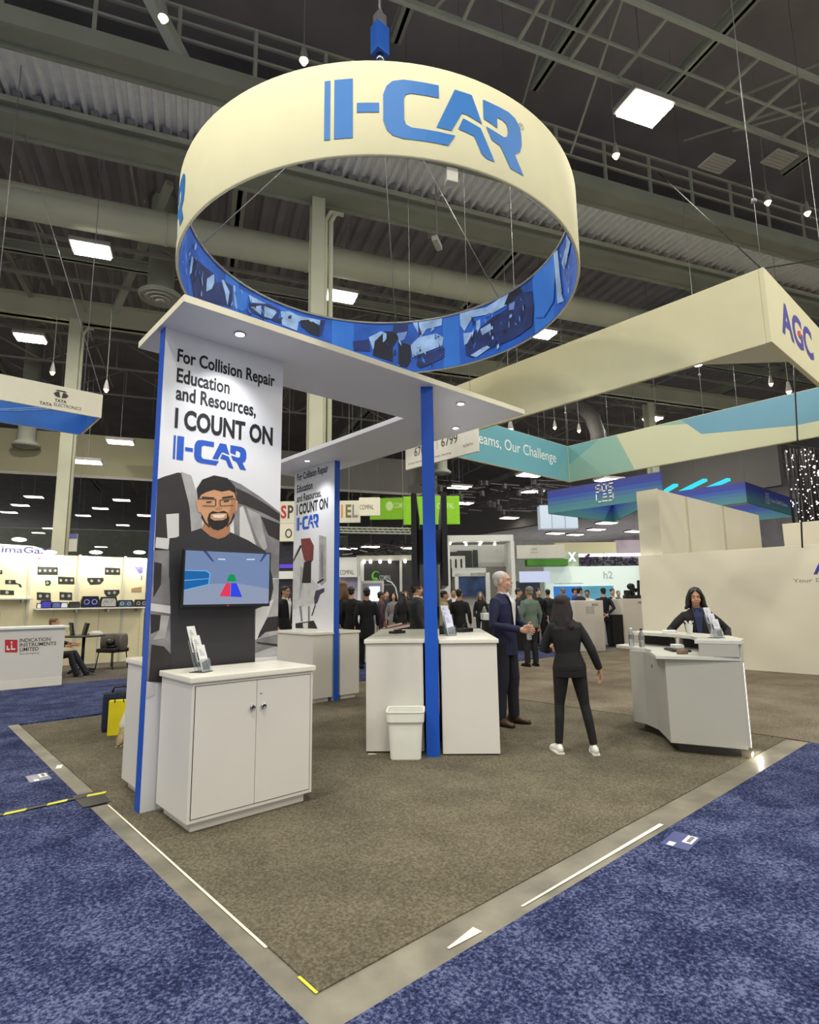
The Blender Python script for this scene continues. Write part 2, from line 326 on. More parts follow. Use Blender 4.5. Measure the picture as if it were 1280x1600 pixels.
RING_PRINT=[('dark', [(143.155, 0.439), (138.191, 0.604), (124.965, 0.7), (123.904, 0.596), (119.045, 0.726), (115.1, 0.745), (114.694, 0.419), (119.35, 0.371), (137.936, 0.095)]), ('pale', [(129.31, 0.535), (125.137, 0.696), (124.924, 0.573), (126.339, 0.457), (129.877, 0.336)]), ('pale', [(141.325, 0.543), (139.381, 0.573), (140.648, 0.345), (142.485, 0.262)]), ('pale', [(121.077, 0.703), (119.87, 0.73), (116.509, 0.626), (117.403, 0.41), (118.804, 0.556)]), ('pale', [(114.736, 0.763), (113.749, 0.773), (112.111, 0.469), (113.579, 0.441)]), ('blue', [(113.973, 0.768), (107.333, 0.787), (108.166, 0.542), (110.254, 0.458), (112.476, 0.462)]), ('pale', [(107.322, 0.776), (98.975, 0.772), (106.15, 0.671)]), ('dark', [(107.189, 0.64), (97.976, 0.788), (92.664, 0.774), (93.858, 0.588), (99.132, 0.533), (106.021, 0.535)]), ('pale', [(106.086, 0.602), (100.634, 0.721), (93.949, 0.731), (96.487, 0.573), (100.504, 0.558)]), ('dark', [(96.471, 0.55), (86.85, 0.779), (85.571, 0.771), (92.533, 0.558)]), ('pale', [(92.649, 0.75), (88.787, 0.803), (85.577, 0.783), (75.541, 0.802), (76.138, 0.72), (81.138, 0.747), (84.895, 0.68), (85.459, 0.526), (91.874, 0.543)]), ('black', [(84.275, 0.712), (79.893, 0.772), (76.131, 0.695), (76.082, 0.52), (79.811, 0.536), (83.605, 0.62)]), ('dark', [(75.85, 0.799), (73.686, 0.818), (74.279, 0.711), (75.157, 0.528), (75.787, 0.573)]), ('dark', [(62.455, 0.529), (55.974, 0.583), (55.178, 0.379), (62.042, 0.377)]), ('pale', [(55.973, 0.617), (51.094, 0.727), (46.227, 0.656), (54.368, 0.415)]), ('black', [(54.376, 0.312), (53.547, 0.553), (49.469, 0.727), (45.397, 0.724), (43.791, 0.618), (46.27, 0.45), (46.32, 0.212)]), ('dark', [(46.212, 0.725), (45.359, 0.89), (42.489, 0.89), (40.042, 0.85), (40.096, 0.677), (42.976, 0.616)]), ('skin', [(44.59, 0.688), (40.085, 0.712), (41.353, 0.578), (43.401, 0.549)]), ('black', [(43.809, 0.549), (38.934, 0.468), (39.025, 0.196), (40.681, 0.1), (43.911, 0.141)]), ('pale', [(38.386, 0.878), (25.431, 0.89), (25.948, 0.735), (32.243, 0.71), (34.781, 0.587)]), ('dark', [(34.657, 0.89), (34.355, 0.619), (35.591, 0.625), (35.901, 0.89)]), ('pale', [(38.934, 0.468), (35.605, 0.591), (28.116, 0.615), (25.223, 0.526), (25.718, 0.395), (36.542, 0.289), (38.187, 0.261)]), ('dark', [(35.723, 0.285), (24.9, 0.355), (24.997, 0.189), (34.992, 0.063), (36.605, 0.12)]), ('pale', [(18.114, 0.89), (6.17, 0.809), (355.582, 0.89), (353.665, 0.825), (356.826, 0.692), (3.533, 0.673), (12.56, 0.732), (16.225, 0.542), (17.875, 0.66)]), ('pale', [(16.681, 0.514), (10.996, 0.482), (13.756, 0.35), (16.399, 0.313)]), ('pale', [(10.854, 0.644), (9.05, 0.654), (9.347, 0.332), (11.081, 0.385)]), ('dark', [(15.994, 0.276), (12.778, 0.471), (3.601, 0.609), (356.905, 0.631), (353.665, 0.825), (343.266, 0.65), (342.595, 0.398), (344.153, 0.161), (352.627, 0.126), (4.102, 0.137), (13.102, 0.083), (15.664, 0.141)]), ('pale', [(13.941, 0.124), (6.769, 0.203), (5.006, 0.149), (11.362, 0.064)]), ('pale', [(9.199, 0.492), (4.614, 0.527), (3.802, 0.42), (8.4, 0.385)]), ('black', [(357.783, 0.709), (354.524, 0.89), (350.444, 0.89), (348.579, 0.758), (353.833, 0.703)]), ('skin', [(355.359, 0.683), (352.35, 0.676), (353.017, 0.563), (355.48, 0.591)]), ('blue', [(341.671, 0.887), (328.433, 0.89), (327.464, 0.696), (330.34, 0.231), (337.182, 0.145), (341.76, 0.234)]), ('pale', [(322.77, 0.58), (315.482, 0.74), (311.936, 0.593), (320.448, 0.441)]), ('pale', [(328.512, 0.864), (325.362, 0.839), (323.731, 0.088), (327.623, 0.145)])]
# ------------------------------------------------------------------ floor
blue_carpet = carpet('blue_aisle_carpet', (26, 31, 58), (51, 59, 96), (104, 111, 144), 60, 3.0)
grey_carpet = carpet('grey_booth_carpet', (80, 75, 62), (101, 95, 80), (122, 115, 98), 62, 2.0)
grey_carpet2 = carpet('pale_grey_carpet', (86, 78, 66), (120, 110, 95), (146, 136, 120), 90, 1.5)
far_carpet = carpet('far_hall_carpet', (70, 66, 62), (96, 90, 84), (120, 112, 104), 40, 0.8)
mb = MB(); mb.box(-40, 90, -30, 110, -0.30, -0.02); struct('floor', mb, concrete)
mb = MB(); mb.box(-30, -0.125, -25, 7.2, -0.02, 0.006); mb.box(-0.125, 6.02, -25, -0.215, -0.02, 0.006)
mb.box(-30, 60, 7.2, 11.15, -0.02, 0.004)
struct('floor_blue_aisle', mb, blue_carpet)
mb = MB()
mb.box(0, 6.02, 0, 7.0, -0.02, 0.008, 0.003); struct('floor_booth_carpet', mb, grey_carpet)
mb = MB(); mb.box(6.05, 12.6, -0.22, 7.0, -0.02, 0.007); mb.box(6.02, 40, -25, -0.22, -0.02, 0.006); mb.box(12.6, 60, -0.22, 7.2, -0.02, 0.005)
struct('floor_neighbour_carpet', mb, grey_carpet2)
mb = MB(); mb.box(-30, 90, 11.15, 100, -0.02, 0.005); struct('floor_far_carpet', mb, far_carpet)
# bare concrete strips with their marks
mb = MB(); mb.box(-0.125, 0, -0.215, 3.02, -0.02, 0.001); mb.box(-0.125, 0, 3.42, 7.2, -0.02, 0.001)
struct('trim_1', mb, concrete)
mb = MB(); mb.box(0, 6.02, -0.215, 0, -0.02, 0.001); struct('trim_2', mb, concrete)

tape = M('white_floor_tape', (244, 236, 214), 0.6, var=0.05, scale=30)
yellow = M('yellow_tape', (214, 214, 70), 0.6, var=0.1, scale=10)
def strip(name, pts, mat, label, cat, z=0.004, th=0.0015, group=None):
    m_ = MB(); m_.prism(pts, z, z+th); return tag(m_.build(name, mat), label, cat, group)
def edge_strip(name, p, q, w0, w1, mat, label, cat, z=0.004):
    p, q = Vector((*p, 0)), Vector((*q, 0)); n = Vector((-(q-p).y, (q-p).x, 0)).normalized()
    return strip(name, [(p-n*w0/2)[:2], (q-n*w1/2)[:2], (q+n*w1/2)[:2], (p+n*w0/2)[:2]], mat, label, cat, z)
edge_strip('floor_tape', (1.12, -0.157), (2.69, -0.155), .012, .030, tape, 'long white strip of light tape along the right concrete edge', 'tape')
edge_strip('floor_tape', (0.59, -0.15), (0.80, -0.14), .012, .055, tape, 'short white tape scrap on concrete near the front corner', 'tape')
edge_strip('floor_tape', (-0.008, 0.42), (-0.004, 2.98), .014, .014, tape, 'thin white line running down the left edge of the grey carpet', 'tape')
edge_strip('floor_tape', (-0.008, 0.0), (-0.008, 0.14), .014, .014, yellow, 'small yellow tape piece at the front carpet corner', 'tape')
edge_strip('floor_tape', (6.22, 3.72), (6.54, 3.48), .16, .16, tape, 'white paper tape on carpet behind the woman in black', 'tape')
# cable crossing with hazard tape
mb = MB(); mb.box(-0.17, 0.03, 3.03, 3.40, -0.02, 0.012, 0.004)
tag(mb.build('cable_cover', black), 'black cable cover crossing the left concrete strip', 'cable cover')
hz = thing('hazard_tape', 'yellow and black striped tape across the blue carpet at left', 'tape', (0, 3.3, 0.012))
mb = MB()
for i in range(18):
    mb.mi = i % 2
    x = 0.05-i*0.14
    mb.prism([(x, -0.03+.01*math.sin(i)), (x-0.14, -0.03+.01*math.sin(i+1)), (x-0.12, 0.02+.01*math.sin(i+1)), (x+0.02, 0.02+.01*math.sin(i))], 0.0, 0.003)
mb.build('tape_band', [yellow, black], hz)
# clear badge sleeves lying on the blue carpet
sleeve = M('clear_plastic_sleeve', (84, 92, 140), 0.2, var=0.05, scale=10)
paper = M('white_paper', (236, 234, 228), 0.7, var=0.02, scale=10)
def badge(loc, rz, label):
    t = thing('plastic_sleeve', label, 'sleeve', loc, rz, 'floor sleeves on the blue carpet')
    b = MB(); b.box(-.13, .13, -.085, .085, 0, .003); b.build('sleeve_film', sleeve, t)
    b = MB(); b.box(-.02, .11, -.07, -.01, .003, .005); b.box(-.12, -.06, .01, .05, .003, .005); b.build('paper_insert', paper, t)
    b = MB(); b.mi = 0
    for k in range(4): b.box(.0+k*.026, .018+k*.026, -.055, -.03, .005, .0055)
    b.build('printed_code', ink, t)
badge((2.50, -0.37, 0.007), R(5), 'clear sleeve with paper slip lying on blue carpet at the right')
badge((-0.27, 4.20, 0.007), R(90), 'clear sleeve with paper slip on blue carpet at the left edge')
edge_strip('paper_scrap', (-.07, 4.42), (-.03, 4.55), .05, .05, paper, 'tiny white paper tag on the left concrete strip', 'paper')
edge_strip('paper_scrap', (2.36, 2.72), (2.42, 2.66), .03, .02, paper, 'small white crumpled scrap beside the counter foot near the bin', 'paper', .009)

# ------------------------------------------------------------------ the hall overhead
# corrugated roof deck high above
def corrugated(mb, u0, u1, v0, v1, z, pitch, amp):
    n = int((u1-u0)/pitch)
    for i in range(n):
        a = u0+i*pitch
        prof = [(a, z), (a+pitch*.35, z), (a+pitch*.5, z+amp), (a+pitch*.85, z+amp), (a+pitch, z)]
        for (p, zp), (q, zq) in zip(prof, prof[1:]):
            mb.face([hall(p, v0, zp), hall(p, v1, zp), hall(q, v1, zq), hall(q, v0, zq)])
mb = MB()
mb.face([hall(-60, -30, 14.6), hall(-60, 120, 14.6), hall(90, 120, 14.6), hall(90, -30, 14.6)])
mb.face([hall(-60, -30, 14.9), hall(90, -30, 14.9), hall(90, 120, 14.9), hall(-60, 120, 14.9)])
struct('ceiling', mb, deck_grey)
mb = MB(); corrugated(mb, -14, 20, 10.2, 23, 13.6, 0.5, 0.12); struct('ceiling_ribbed_deck', mb, deck_grey)
mb = MB(); corrugated(mb, -14, 24, 7.75, 9.35, 11.3, 0.22, 0.10)
struct('ceiling_galvanised_deck', mb, galv)
mb = MB()
for i in range(110):
    u = -14+i*.33; mb.bar(hall(u, 9.1, 11.25), hall(u, 9.32, 11.25), .14, .10)
struct('ceiling_deck_ends', mb, deck_grey)

def ibeam(name, a, b, w, h, mat, flange=0.05):
    m_ = MB(); a, b = Vector(a), Vector(b)
    m_.bar(a+Z*(h/2), b+Z*(h/2), w*.35, h)
    m_.bar(a+Z*(flange/2), b+Z*(flange/2), w, flange)
    m_.bar(a+Z*(h-flange/2), b+Z*(h-flange/2), w, flange)
    return struct(name, m_, mat)
girder = M('girder_green_grey', (154, 158, 142), .6, var=.10, scale=.9)
for v0_, v1_, h_ in ((7.25, 7.80, .28), (9.30, 10.02, .36)):
    m_ = MB(); m_.bar(hall(-18, (v0_+v1_)/2, 11.0+h_/2), hall(34, (v0_+v1_)/2, 11.0+h_/2), v1_-v0_, h_)
    m_.bar(hall(-18, v1_-.04, 10.97), hall(34, v1_-.04, 10.97), .08, .06); m_.bar(hall(-18, v0_+.04, 10.97), hall(34, v0_+.04, 10.97), .08, .06)
    struct('ceiling_beam', m_, girder)
m_ = MB(); m_.bar(hall(-18, 9.05, 11.05), hall(34, 9.05, 11.05), .07, .07); struct('ceiling_pipe', m_, steel_grey)
m_ = MB(); m_.tube([hall(-18, 12.2, 11.0), hall(34, 12.2, 11.0)], .40, 20)
for i in range(14): m_.tube([hall(-16+i*3.6, 12.2, 11.0), hall(-15.94+i*3.6, 12.2, 11.0)], .415, 20)
struct('ceiling_duct', m_, steel_pale)
ibeam('ceiling_beam', hall(-18, 18.6, 11.0), hall(40, 18.6, 11.0), .5, .75, steel_pale)
ibeam('ceiling_beam', hall(-18, 15.6, 11.6), hall(40, 15.6, 11.6), .25, .3, steel_grey)
ibeam('ceiling_beam', hall(-18, 2.2, 11.8), hall(40, 2.2, 11.8), .5, .5, steel_dark)
for u in (-9.5, 0.2, 8.6, 17.5, 26):
    ibeam('ceiling_beam', hall(u, 9.7, 12.4), hall(u, 60, 12.4), .35, .45, steel_grey)
for u in (3.0, 6.4, 9.4, 14.5):
    ibeam('ceiling_beam', hall(u, -6, 13.2), hall(u, 7.4, 13.2), .22, .3, steel_grey)
def truss(name, a, b, h, n, w=.09, mat=steel_dark):
    m_ = MB(); a, b = Vector(a), Vector(b)
    m_.bar(a, b, w, w); m_.bar(a+Z*h, b+Z*h, w, w)
    for i in range(n):
        p = a.lerp(b, i/n); q = a.lerp(b, (i+1)/n)
        m_.bar(p, q+Z*h, w*.6, w*.6) if i % 2 else m_.bar(p+Z*h, q, w*.6, w*.6)
        m_.bar(p, p+Z*h, w*.45, w*.45)
    return struct(name, m_, mat)
for v in (14.2, 16.4, 20.5, 23.5, 27): truss('ceiling_truss', hall(-20, v, 11.4), hall(44, v, 11.4), 1.3, 24)
for u in (-6, 3.4, 12, 20, 30): truss('ceiling_truss', hall(u, 13, 11.7), hall(u, 60, 11.7), 1.1, 22)
for v in (-1, 3.0): truss('ceiling_truss', hall(-4, v, 12.6), hall(40, v, 12.6), 1.2, 20, .10, steel_grey)
# diagonal braces of the girders
m_ = MB()
for (u0, v0, z0, u1, v1, z1) in [(-3.2, 5.4, 13.4, -1.0, 7.5, 11.2), (3.6, 9.9, 11.5, 5.0, 12.4, 13.4), (-1.6, 13.0, 12.9, -3.4, 17.8, 11.2), (5.2, 10.2, 11.6, 5.6, 11.8, 12.2), (6.6, 9.9, 11.5, 7.0, 11.9, 12.4), (7.0, 3.6, 12.0, 8.6, -1.5, 13.3), (-2.2, 9.9, 11.7, 0.2, 12.9, 13.2)]:
    m_.bar(hall(u0, v0, z0), hall(u1, v1, z1), .20, .20)
struct('ceiling_braces', m_, steel_grey)
m_ = MB()
rnd = random.Random(3)
for i in range(36):
    u = rnd.uniform(-12, 20); v = rnd.uniform(10.5, 30)
    m_.bar(hall(u, v, rnd.uniform(10.8, 12)), hall(u+rnd.uniform(-.4, .4), v+rnd.uniform(2, 5), rnd.uniform(11, 12.6)), .035, .035)
for i in range(22):
    u = rnd.uniform(2, 24); v = rnd.uniform(-3, 5)
    m_.bar(hall(u, v, rnd.uniform(11.4, 12)), hall(u+rnd.uniform(-2, 2), v+rnd.uniform(2, 4), rnd.uniform(11.4, 13)), .04, .04)
struct('ceiling_rods', m_, steel_grey)
# catwalks: rails, posts, rungs
def catwalk(v0, v1, z, u0, u1, step, name):
    m_ = MB()
    for v, zz in ((v0, z), (v1, z)):
        m_.bar(hall(u0, v, zz), hall(u1, v, zz), .07, .10)
    n = int((u1-u0)/step)
    for i in range(n): m_.bar(hall(u0+i*step, v0, z), hall(u0+i*step, v1, z), .05, .05)
    m_.bar(hall(u0, (v0+v1)/2+.1, z+.02), hall(u1, (v0+v1)/2+.1, z+.02), .03, .05)
    return struct(name, m_, steel_grey)
catwalk(3.55, 4.80, 11.0, -2, 30, 1.05, 'ceiling_catwalk')
def guard(v, z, u0, u1, step):
    m_ = MB()
    for h in (.45, .8, 1.1): m_.bar(hall(u0, v, z+h), hall(u1, v, z+h), .05, .05)
    n = int((u1-u0)/step)
    for i in range(n): m_.bar(hall(u0+i*step, v, z), hall(u0+i*step, v, z+1.1), .06, .06)
    return struct('ceiling_guard_rail', m_, steel_grey)
guard(7.35, 11.27, -12, 24, 1.35)
# wide ceiling of the far bay, and its bulkhead
m_ = MB()
m_.bar(hall(-40, 25.4, 7.95), hall(1.2, 25.4, 7.95), .4, 1.9)
struct('wall_bulkhead', m_, M('bulkhead_grey', (150, 146, 118), 0.8, var=0.08, scale=.3))
m_ = MB(); m_.bar(hall(1.2, 25.6, 7.95), hall(11.5, 25.6, 7.95), .4, 1.9); struct('wall_bulkhead', m_, M('bulkhead_painted_shade', (112, 108, 104), 0.8, var=0.1, scale=.3))  # this length is coloured darker to stand for the weaker light there
m_ = MB(); m_.bar(hall(-40, 25.15, 7.0), hall(11.5, 25.15, 7.0), .12, .12); struct('trim_3', m_, steel_dark)
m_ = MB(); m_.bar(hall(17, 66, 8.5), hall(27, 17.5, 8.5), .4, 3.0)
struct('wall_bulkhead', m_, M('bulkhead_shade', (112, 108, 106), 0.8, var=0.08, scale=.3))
m_ = MB(); m_.bar(hall(-60, 112, 7), hall(90, 112, 7), .5, 15); struct('wall_back', m_, steel_grey)
m_ = MB(); m_.bar(hall(88, -30, 7), hall(88, 112, 7), .5, 15); struct('wall_right', m_, deck_grey)

# hall columns
def column(u, v, top, w, pipes, label_name='column'):
    m_ = MB(); c = hall(u, v, 0)
    for s_ in (-1, 1): m_.obox(c+HV*(s_*w*.5)+Z*(top/2), w*.5, .03, top/2, HU, HV, Z)
    m_.obox(c+Z*(top/2), .03, w*.5, top/2, HU, HV, Z)
    for k in range(pipes):
        q = c+HU*(w*.62+.13*k)-HV*.08
        m_.tube([q, q+Z*(top-.5), q+Z*(top-.25)+HU*.12, q+Z*(top-.25)+HU*.3], .055, 10)
    return struct(label_name, m_, steel_pale)
column(1.86, 9.9, 11.0, .30, 2)
column(-4.6, 18.4, 11.0, .36, 1)
column(20.2, 19.0, 11.0, .36, 0)

# ------------------------------------------------------------------ hall lamps
hs = MB(); hs.box(-.62, .62, -.40, .40, .03, .14, .01); hs_me = bpy.data.meshes.new('lamp_housing'); hs.bm.to_mesh(hs_me); hs.bm.free(); hs_me.materials.append(steel_dark)
df = MB(); df.box(-.56, .56, -.35, .35, 0, .03); df_me = bpy.data.meshes.new('lamp_diffuser'); df.bm.to_mesh(df_me); df.bm.free(); df_me.materials.append(lamp_glow)
df2 = df_me.copy(); df2.materials.clear(); df2.materials.append(far_glow)
st = MB(); st.tube([(0, 0, 0), (0, 0, 1)], .012, 6)
st_me = bpy.data.meshes.new('hanging_rod'); st.bm.to_mesh(st_me); st.bm.free(); st_me.materials.append(wire)
lampdata = bpy.data.lights.new('high_bay_lamp', 'AREA'); lampdata.shape = 'RECTANGLE'; lampdata.size = 1.1; lampdata.size_y = .7
lampdata.energy = LAMP_W; lampdata.color = LAMP_COL
def high_bay(u, v, z, label, lit=True, group='high bay lamps', far=False, sc=0.76):
    t = thing('high_bay_light', label, 'ceiling light', hall(u, v, z), HALL_ROT, group)
    t.scale = (sc, sc, 1)
    obj('housing', hs_me, None, t); obj('diffuser', df2 if far else df_me, None, t)
    hr = obj('hanging_rod', st_me, None, t); hr.location = (0, 0, .14); hr.scale = (1, 1, 14.45-z)
    if lit:
        l = bpy.data.objects.new('lamp', lampdata); COL.objects.link(l); l.parent = t; l.location = (0, 0, -.03)
        l.visible_camera = True
    return t
for u, v, z, lb in [(6.95, 4.75, 10.5, 'biggest glaring ceiling light, upper right by the catwalk'),
    (-3.35, 12.95, 10.5, 'bright rectangular ceiling light left of the hanging ring sign'),
    (3.22, 13.1, 10.5, 'ceiling light seen through the ring, right of the pale column'),
    (10.28, 13.25, 10.5, 'ceiling light just below the right rim of the ring sign'),
    (17.28, 13.4, 10.5, 'ceiling light just under the long cream beam at right'),
    (-6.1, 19.2, 10.5, 'ceiling light above the blue and white hanging banner at far left'),
    (14.26, 19.9, 10.5, 'ceiling light right of the canopy tip, under the cream beam'),
    (21.0, 19.6, 10.5, 'ceiling light just above the long teal banner'),
    (27.8, 26.4, 10.5, 'ceiling light below the cream part of the teal banner'),
    (33.5, 26.0, 10.5, 'ceiling light at the right under the teal banner by the bead curtain')]:
    high_bay(u, v, z, lb)
for x, y, d, lb in [(188, 692, 24.0, 'ceiling light in front of the grey bulkhead, left of the tall poster panel'), (137, 723, 23.0, 'lower ceiling light in front of the grey bulkhead, beside the left column')]:
    p = at(x, y, d); high_bay(p.dot(HU), p.dot(HV), p.z, lb, False, 'high bay lamps', True, .85)
# unseen lamps, partly on the hall grid, added to brighten booth and walls
for u, v in [(0.2, 6.4), (-6.2, 6.4), (0.2, -1.8), (7.0, -1.8), (-6.2, -1.8), (0.2, -8.5), (7, -8.5), (13.8, -1.8), (20.6, -1.8), (13.8, -8.5), (-3.4, 0.0), (-10.5, 4.75), (-17, 4.75), (-13, -1.8)][2:]:
    high_bay(u, v, 12.2 if v > 0 else 10.5, 'unseen high bay light added out of view to brighten the booth and walls', True, 'added high bay lamps out of view')
far_px = [(53, 777, 48), (32, 790, 52), (14, 801, 56), (190, 782, 50), (157, 795, 55), (130, 806, 59), (192, 821, 66), (77, 826, 68), (60, 833, 72), (228, 806, 50), (158, 855, 70)]
for i, (x, y, d) in enumerate(far_px):
    p = at(x, y, d); high_bay(p.dot(HU), p.dot(HV), p.z, 'small far ceiling light in the rows beyond the left booth wall', False, 'far lamps on the left', True, 1.15)
for i, (x, y, d) in enumerate([(543, 858, 40), (580, 855, 40), (634, 857, 42), (718, 762, 34), (829, 743, 30), (831, 769, 34), (796, 810, 44), (724, 787, 40), (868, 834, 46), (899, 836, 50), (932, 828, 46), (948, 818, 40), (952, 751, 30), (992, 831, 44), (616, 782, 34), (620, 780, 60)][:15]):
    p = at(x, y, d); high_bay(p.dot(HU), p.dot(HV), p.z, 'small far ceiling light among the banners right of the tall panels', False, 'far lamps in the middle', True, 1.1)
# small pendant work lights on the catwalk
pl = MB(); pl.lathe([(.03, .30), (.05, .28), (.12, .06), (.13, 0)], n=14, caps=False); pl_me = bpy.data.meshes.new('pendant_shade'); pl.bm.to_mesh(pl_me); pl.bm.free(); pl_me.materials.append(steel_dark)
pb = MB(); pb.ell((0, 0, .03), (.10, .10, .12)); pb_me = bpy.data.meshes.new('pendant_bulb'); pb.bm.to_mesh(pb_me); pb.bm.free(); pb_me.materials.append(warm_glow)
pr = MB(); pr.tube([(0, 0, 0), (0, 0, 1)], .012, 6); pr_me = bpy.data.meshes.new('pendant_stem'); pr.bm.to_mesh(pr_me); pr.bm.free(); pr_me.materials.append(steel_dark)
for u, v, z, lb in [(-1.34, 5.91, 10.5, 'warm work light at the upper left beside a slanting brace'), (.83, 5.89, 10.5, 'warm work light just left of the ring sign top'),
    (7.21, 5.84, 10.5, 'warm work light right of the ring sign, below the big ceiling light'), (11.49, 5.82, 10.5, 'warm work light at right above the cream beam corner'), (12.74, 5.78, 10.5, 'white work light at the right picture edge'),]:
    t = thing('work_light', lb, 'work light', hall(u, v, z), 0, 'catwalk work lights'); t.scale = (.6, .6, 1)
    obj('shade', pl_me, None, t); obj('bulb', pb_me, None, t); sm_ = obj('stem', pr_me, None, t); sm_.location = (0, 0, .29); sm_.scale = (1, 1, 14.3-t.location.z)
for x, y, d, lb in [(82, 582, 17, 'small round light above the blue and white banner'), (166, 609, 17, 'small round light at the right end of the blue and white banner'), (798, 671, 15, 'bright spot lamp in front of the teal banner lettering'), (867, 668, 23, 'left of the two small lamps near the round duct'), (905, 673, 23, 'right of the two small lamps near the round duct'), (1233, 612, 16, 'bright spot lamp just above the teal banner at right'), (1205, 600, 20, 'yellowish spot lamp above the teal banner at right'), (1209, 706, 30, 'small lamp right of the ceiling lights under the teal banner')]:
    p = at(x, y, d); t = thing('spot_lamp', lb, 'spot lamp', p, 0, 'hall spot lamps'); t.scale = (.6, .6, 1)
    obj('shade', pl_me, None, t); obj('bulb', pb_me, None, t); sm_ = obj('stem', pr_me, None, t); sm_.location = (0, 0, .29); sm_.scale = (1, 1, 14.3-t.location.z)
# round air diffusers
ad = MB()
for r0, r1, z0, z1 in [(.16, .02, -.02, -.02), (.34, .22, 0, .05), (.52, .40, .04, .10), (.70, .58, .08, .16)]:
    ad.lathe([(r1, z1+.01), (r0, z0), (r0, z0+.03), (r1, z1+.04)], n=28)
ad_me = bpy.data.meshes.new('diffuser_cone'); ad.bm.to_mesh(ad_me); ad.bm.free(); ad_me.materials.append(M('diffuser_white', (200, 198, 190), .5, var=.03))
ab = MB(); ab.lathe([(.72, .12), (.74, .2), (.45, .45), (.45, 9.0)], n=28); ab_me = bpy.data.meshes.new('diffuser_neck'); ab.bm.to_mesh(ab_me); ab.bm.free(); ab_me.materials.append(steel_grey)
for p, lb, sc in [(at(250, 470, 17), 'round air diffuser just left of the canopy corner', .82), (at(40, 700, 24), 'round air diffuser under the blue and white banner', .72), (at(575, 634, 24), 'round air diffuser seen through the canopy opening', .6), (at(690, 742, 30), 'round air diffuser left of the teal lettering', .7)]:
    t = thing('air_diffuser', lb, 'air vent', p, 0, 'round ceiling diffusers'); t.scale = (sc, sc, sc)
    obj('rings', ad_me, None, t); obj('neck', ab_me, None, t)
m_ = MB(); d0 = [at(830, 622, 28), at(872, 626, 28), at(905, 632, 28), at(925, 650, 28), at(934, 676, 28), at(936, 705, 28)]
m_.tube(d0, .36, 18)
tag(m_.build('round_duct', M('duct_grey', (112, 108, 104), .6, var=.08)), 'thick grey elbow duct above the teal banner', 'duct')
for p, lb in [(at(1120, 257, 12), 'left flat return air grille at the upper right'), (at(1218, 250, 12), 'wider flat return air grille at the far upper right')]:
    t = thing('air_grille', lb, 'air vent', p, HALL_ROT, 'flat grilles')
    b = MB(); b.box(-.3, .3, -.2, .2, 0, .03); b.build('panel', M('grille_pale', (178, 176, 170), .6, var=.04), t)
    b = MB()
    for k in range(5): b.box(-.27, .27, -.17+k*.075, -.15+k*.075, -.006, 0)
    b.build('slots', steel_dark, t)
p = at(683, 380, 13.5)
t = thing('hanging_floodlight', 'small pale floodlight on a beam seen through the ring', 'floodlight', p, R(30))
b = MB(); b.box(-.22, .22, -.07, .07, -.06, .06, .015); b.build('body', M('pale_fitting', (190, 188, 180), .5, var=.03), t)
b = MB(); b.tube([(0, 0, .06), (0, 0, 5.4)], .02, 8); b.build('stem', steel_dark, t)
# ------------------------------------------------------------------ the hanging ring sign
RX, RY, RR, RZ, RH = 2.697, 2.877, 2.318, 5.145, 0.90
ring = thing('ring_sign', 'big round cream hanging sign with blue lettering above the booth', 'hanging sign', (RX, RY, RZ))
def wrap(mb, pts, r, inside, zoff=0.0, step=3.0):         # a flat shape (degrees, metres) bent onto the ring
    xs = [p[0] for p in pts]
    if max(xs)-min(xs) > 180: pts = [(a+360 if a < 180 else a, b) for a, b in pts]
    tmp = bmesh.new()
    f = tmp.faces.new([tmp.verts.new((p[0], p[1], 0)) for p in pts]); f.normal_update()
    bmesh.ops.triangulate(tmp, faces=[f])
    xs = [p[0] for p in pts]
    k = math.ceil(min(xs)/step)*step
    while k < max(xs):
        bmesh.ops.bisect_plane(tmp, geom=list(tmp.verts)+list(tmp.edges)+list(tmp.faces), plane_co=(k, 0, 0), plane_no=(1, 0, 0)); k += step
    for v in tmp.verts:
        a = R(v.co.x); v.co = Vector((r*math.cos(a), r*math.sin(a), v.co.y))
    mb._merge(tmp)
def cyl_band(mb, r, z0, z1, n=120, prof=None):
    prof = prof or [(r, z0), (r, z1)]
    mb.lathe(prof, (0, 0, 0), n, True, False)
b = MB(); cyl_band(b, RR, 0, RH, 120, [(RR-.028, .012), (RR-.014, 0), (RR-.004, .006), (RR, .02), (RR, RH-.02), (RR-.004, RH-.006), (RR-.014, RH), (RR-.028, RH-.012)])
b.build('outer_band', cream, ring)
# the lettering: bars, dash, C, split A and R
LOGO = [[(0, 0), (.09, 0), (.09, 1), (0, 1)], [(.15, 0), (.43, 0), (.43, 1), (.15, 1)], [(.49, .42), (.82, .42), (.82, .58), (.49, .58)],
    [(1.73, 1.0), (1.18, 1.0), (1.02, .96), (.93, .87), (.88, .72), (.88, .28), (.93, .13), (1.02, .04), (1.18, 0), (1.86, 0), (1.98, .20), (1.30, .20), (1.22, .24), (1.19, .32), (1.19, .68), (1.22, .75), (1.30, .78), (1.73, .78)],
    [(1.68, .27), (1.99, 1.0), (2.28, 1.0), (2.45, .55), (2.19, .62), (2.10, .62), (1.92, .27)],
    [(2.03, .33), (2.12, .54), (2.42, .47), (2.66, -.03), (2.52, -.03), (2.42, .03), (2.30, .29)],
    [(2.48, .66), (2.48, 1.0), (2.98, 1.0), (3.12, .96), (3.22, .86), (3.25, .72), (3.25, .52), (3.20, .38), (3.08, .28), (3.26, -.02), (2.98, -.02), (2.78, .30), (2.62, .34), (2.52, .54), (2.86, .49), (2.93, .53), (2.95, .60), (2.95, .70), (2.92, .76), (2.84, .79), (2.74, .79), (2.74, .60)]]
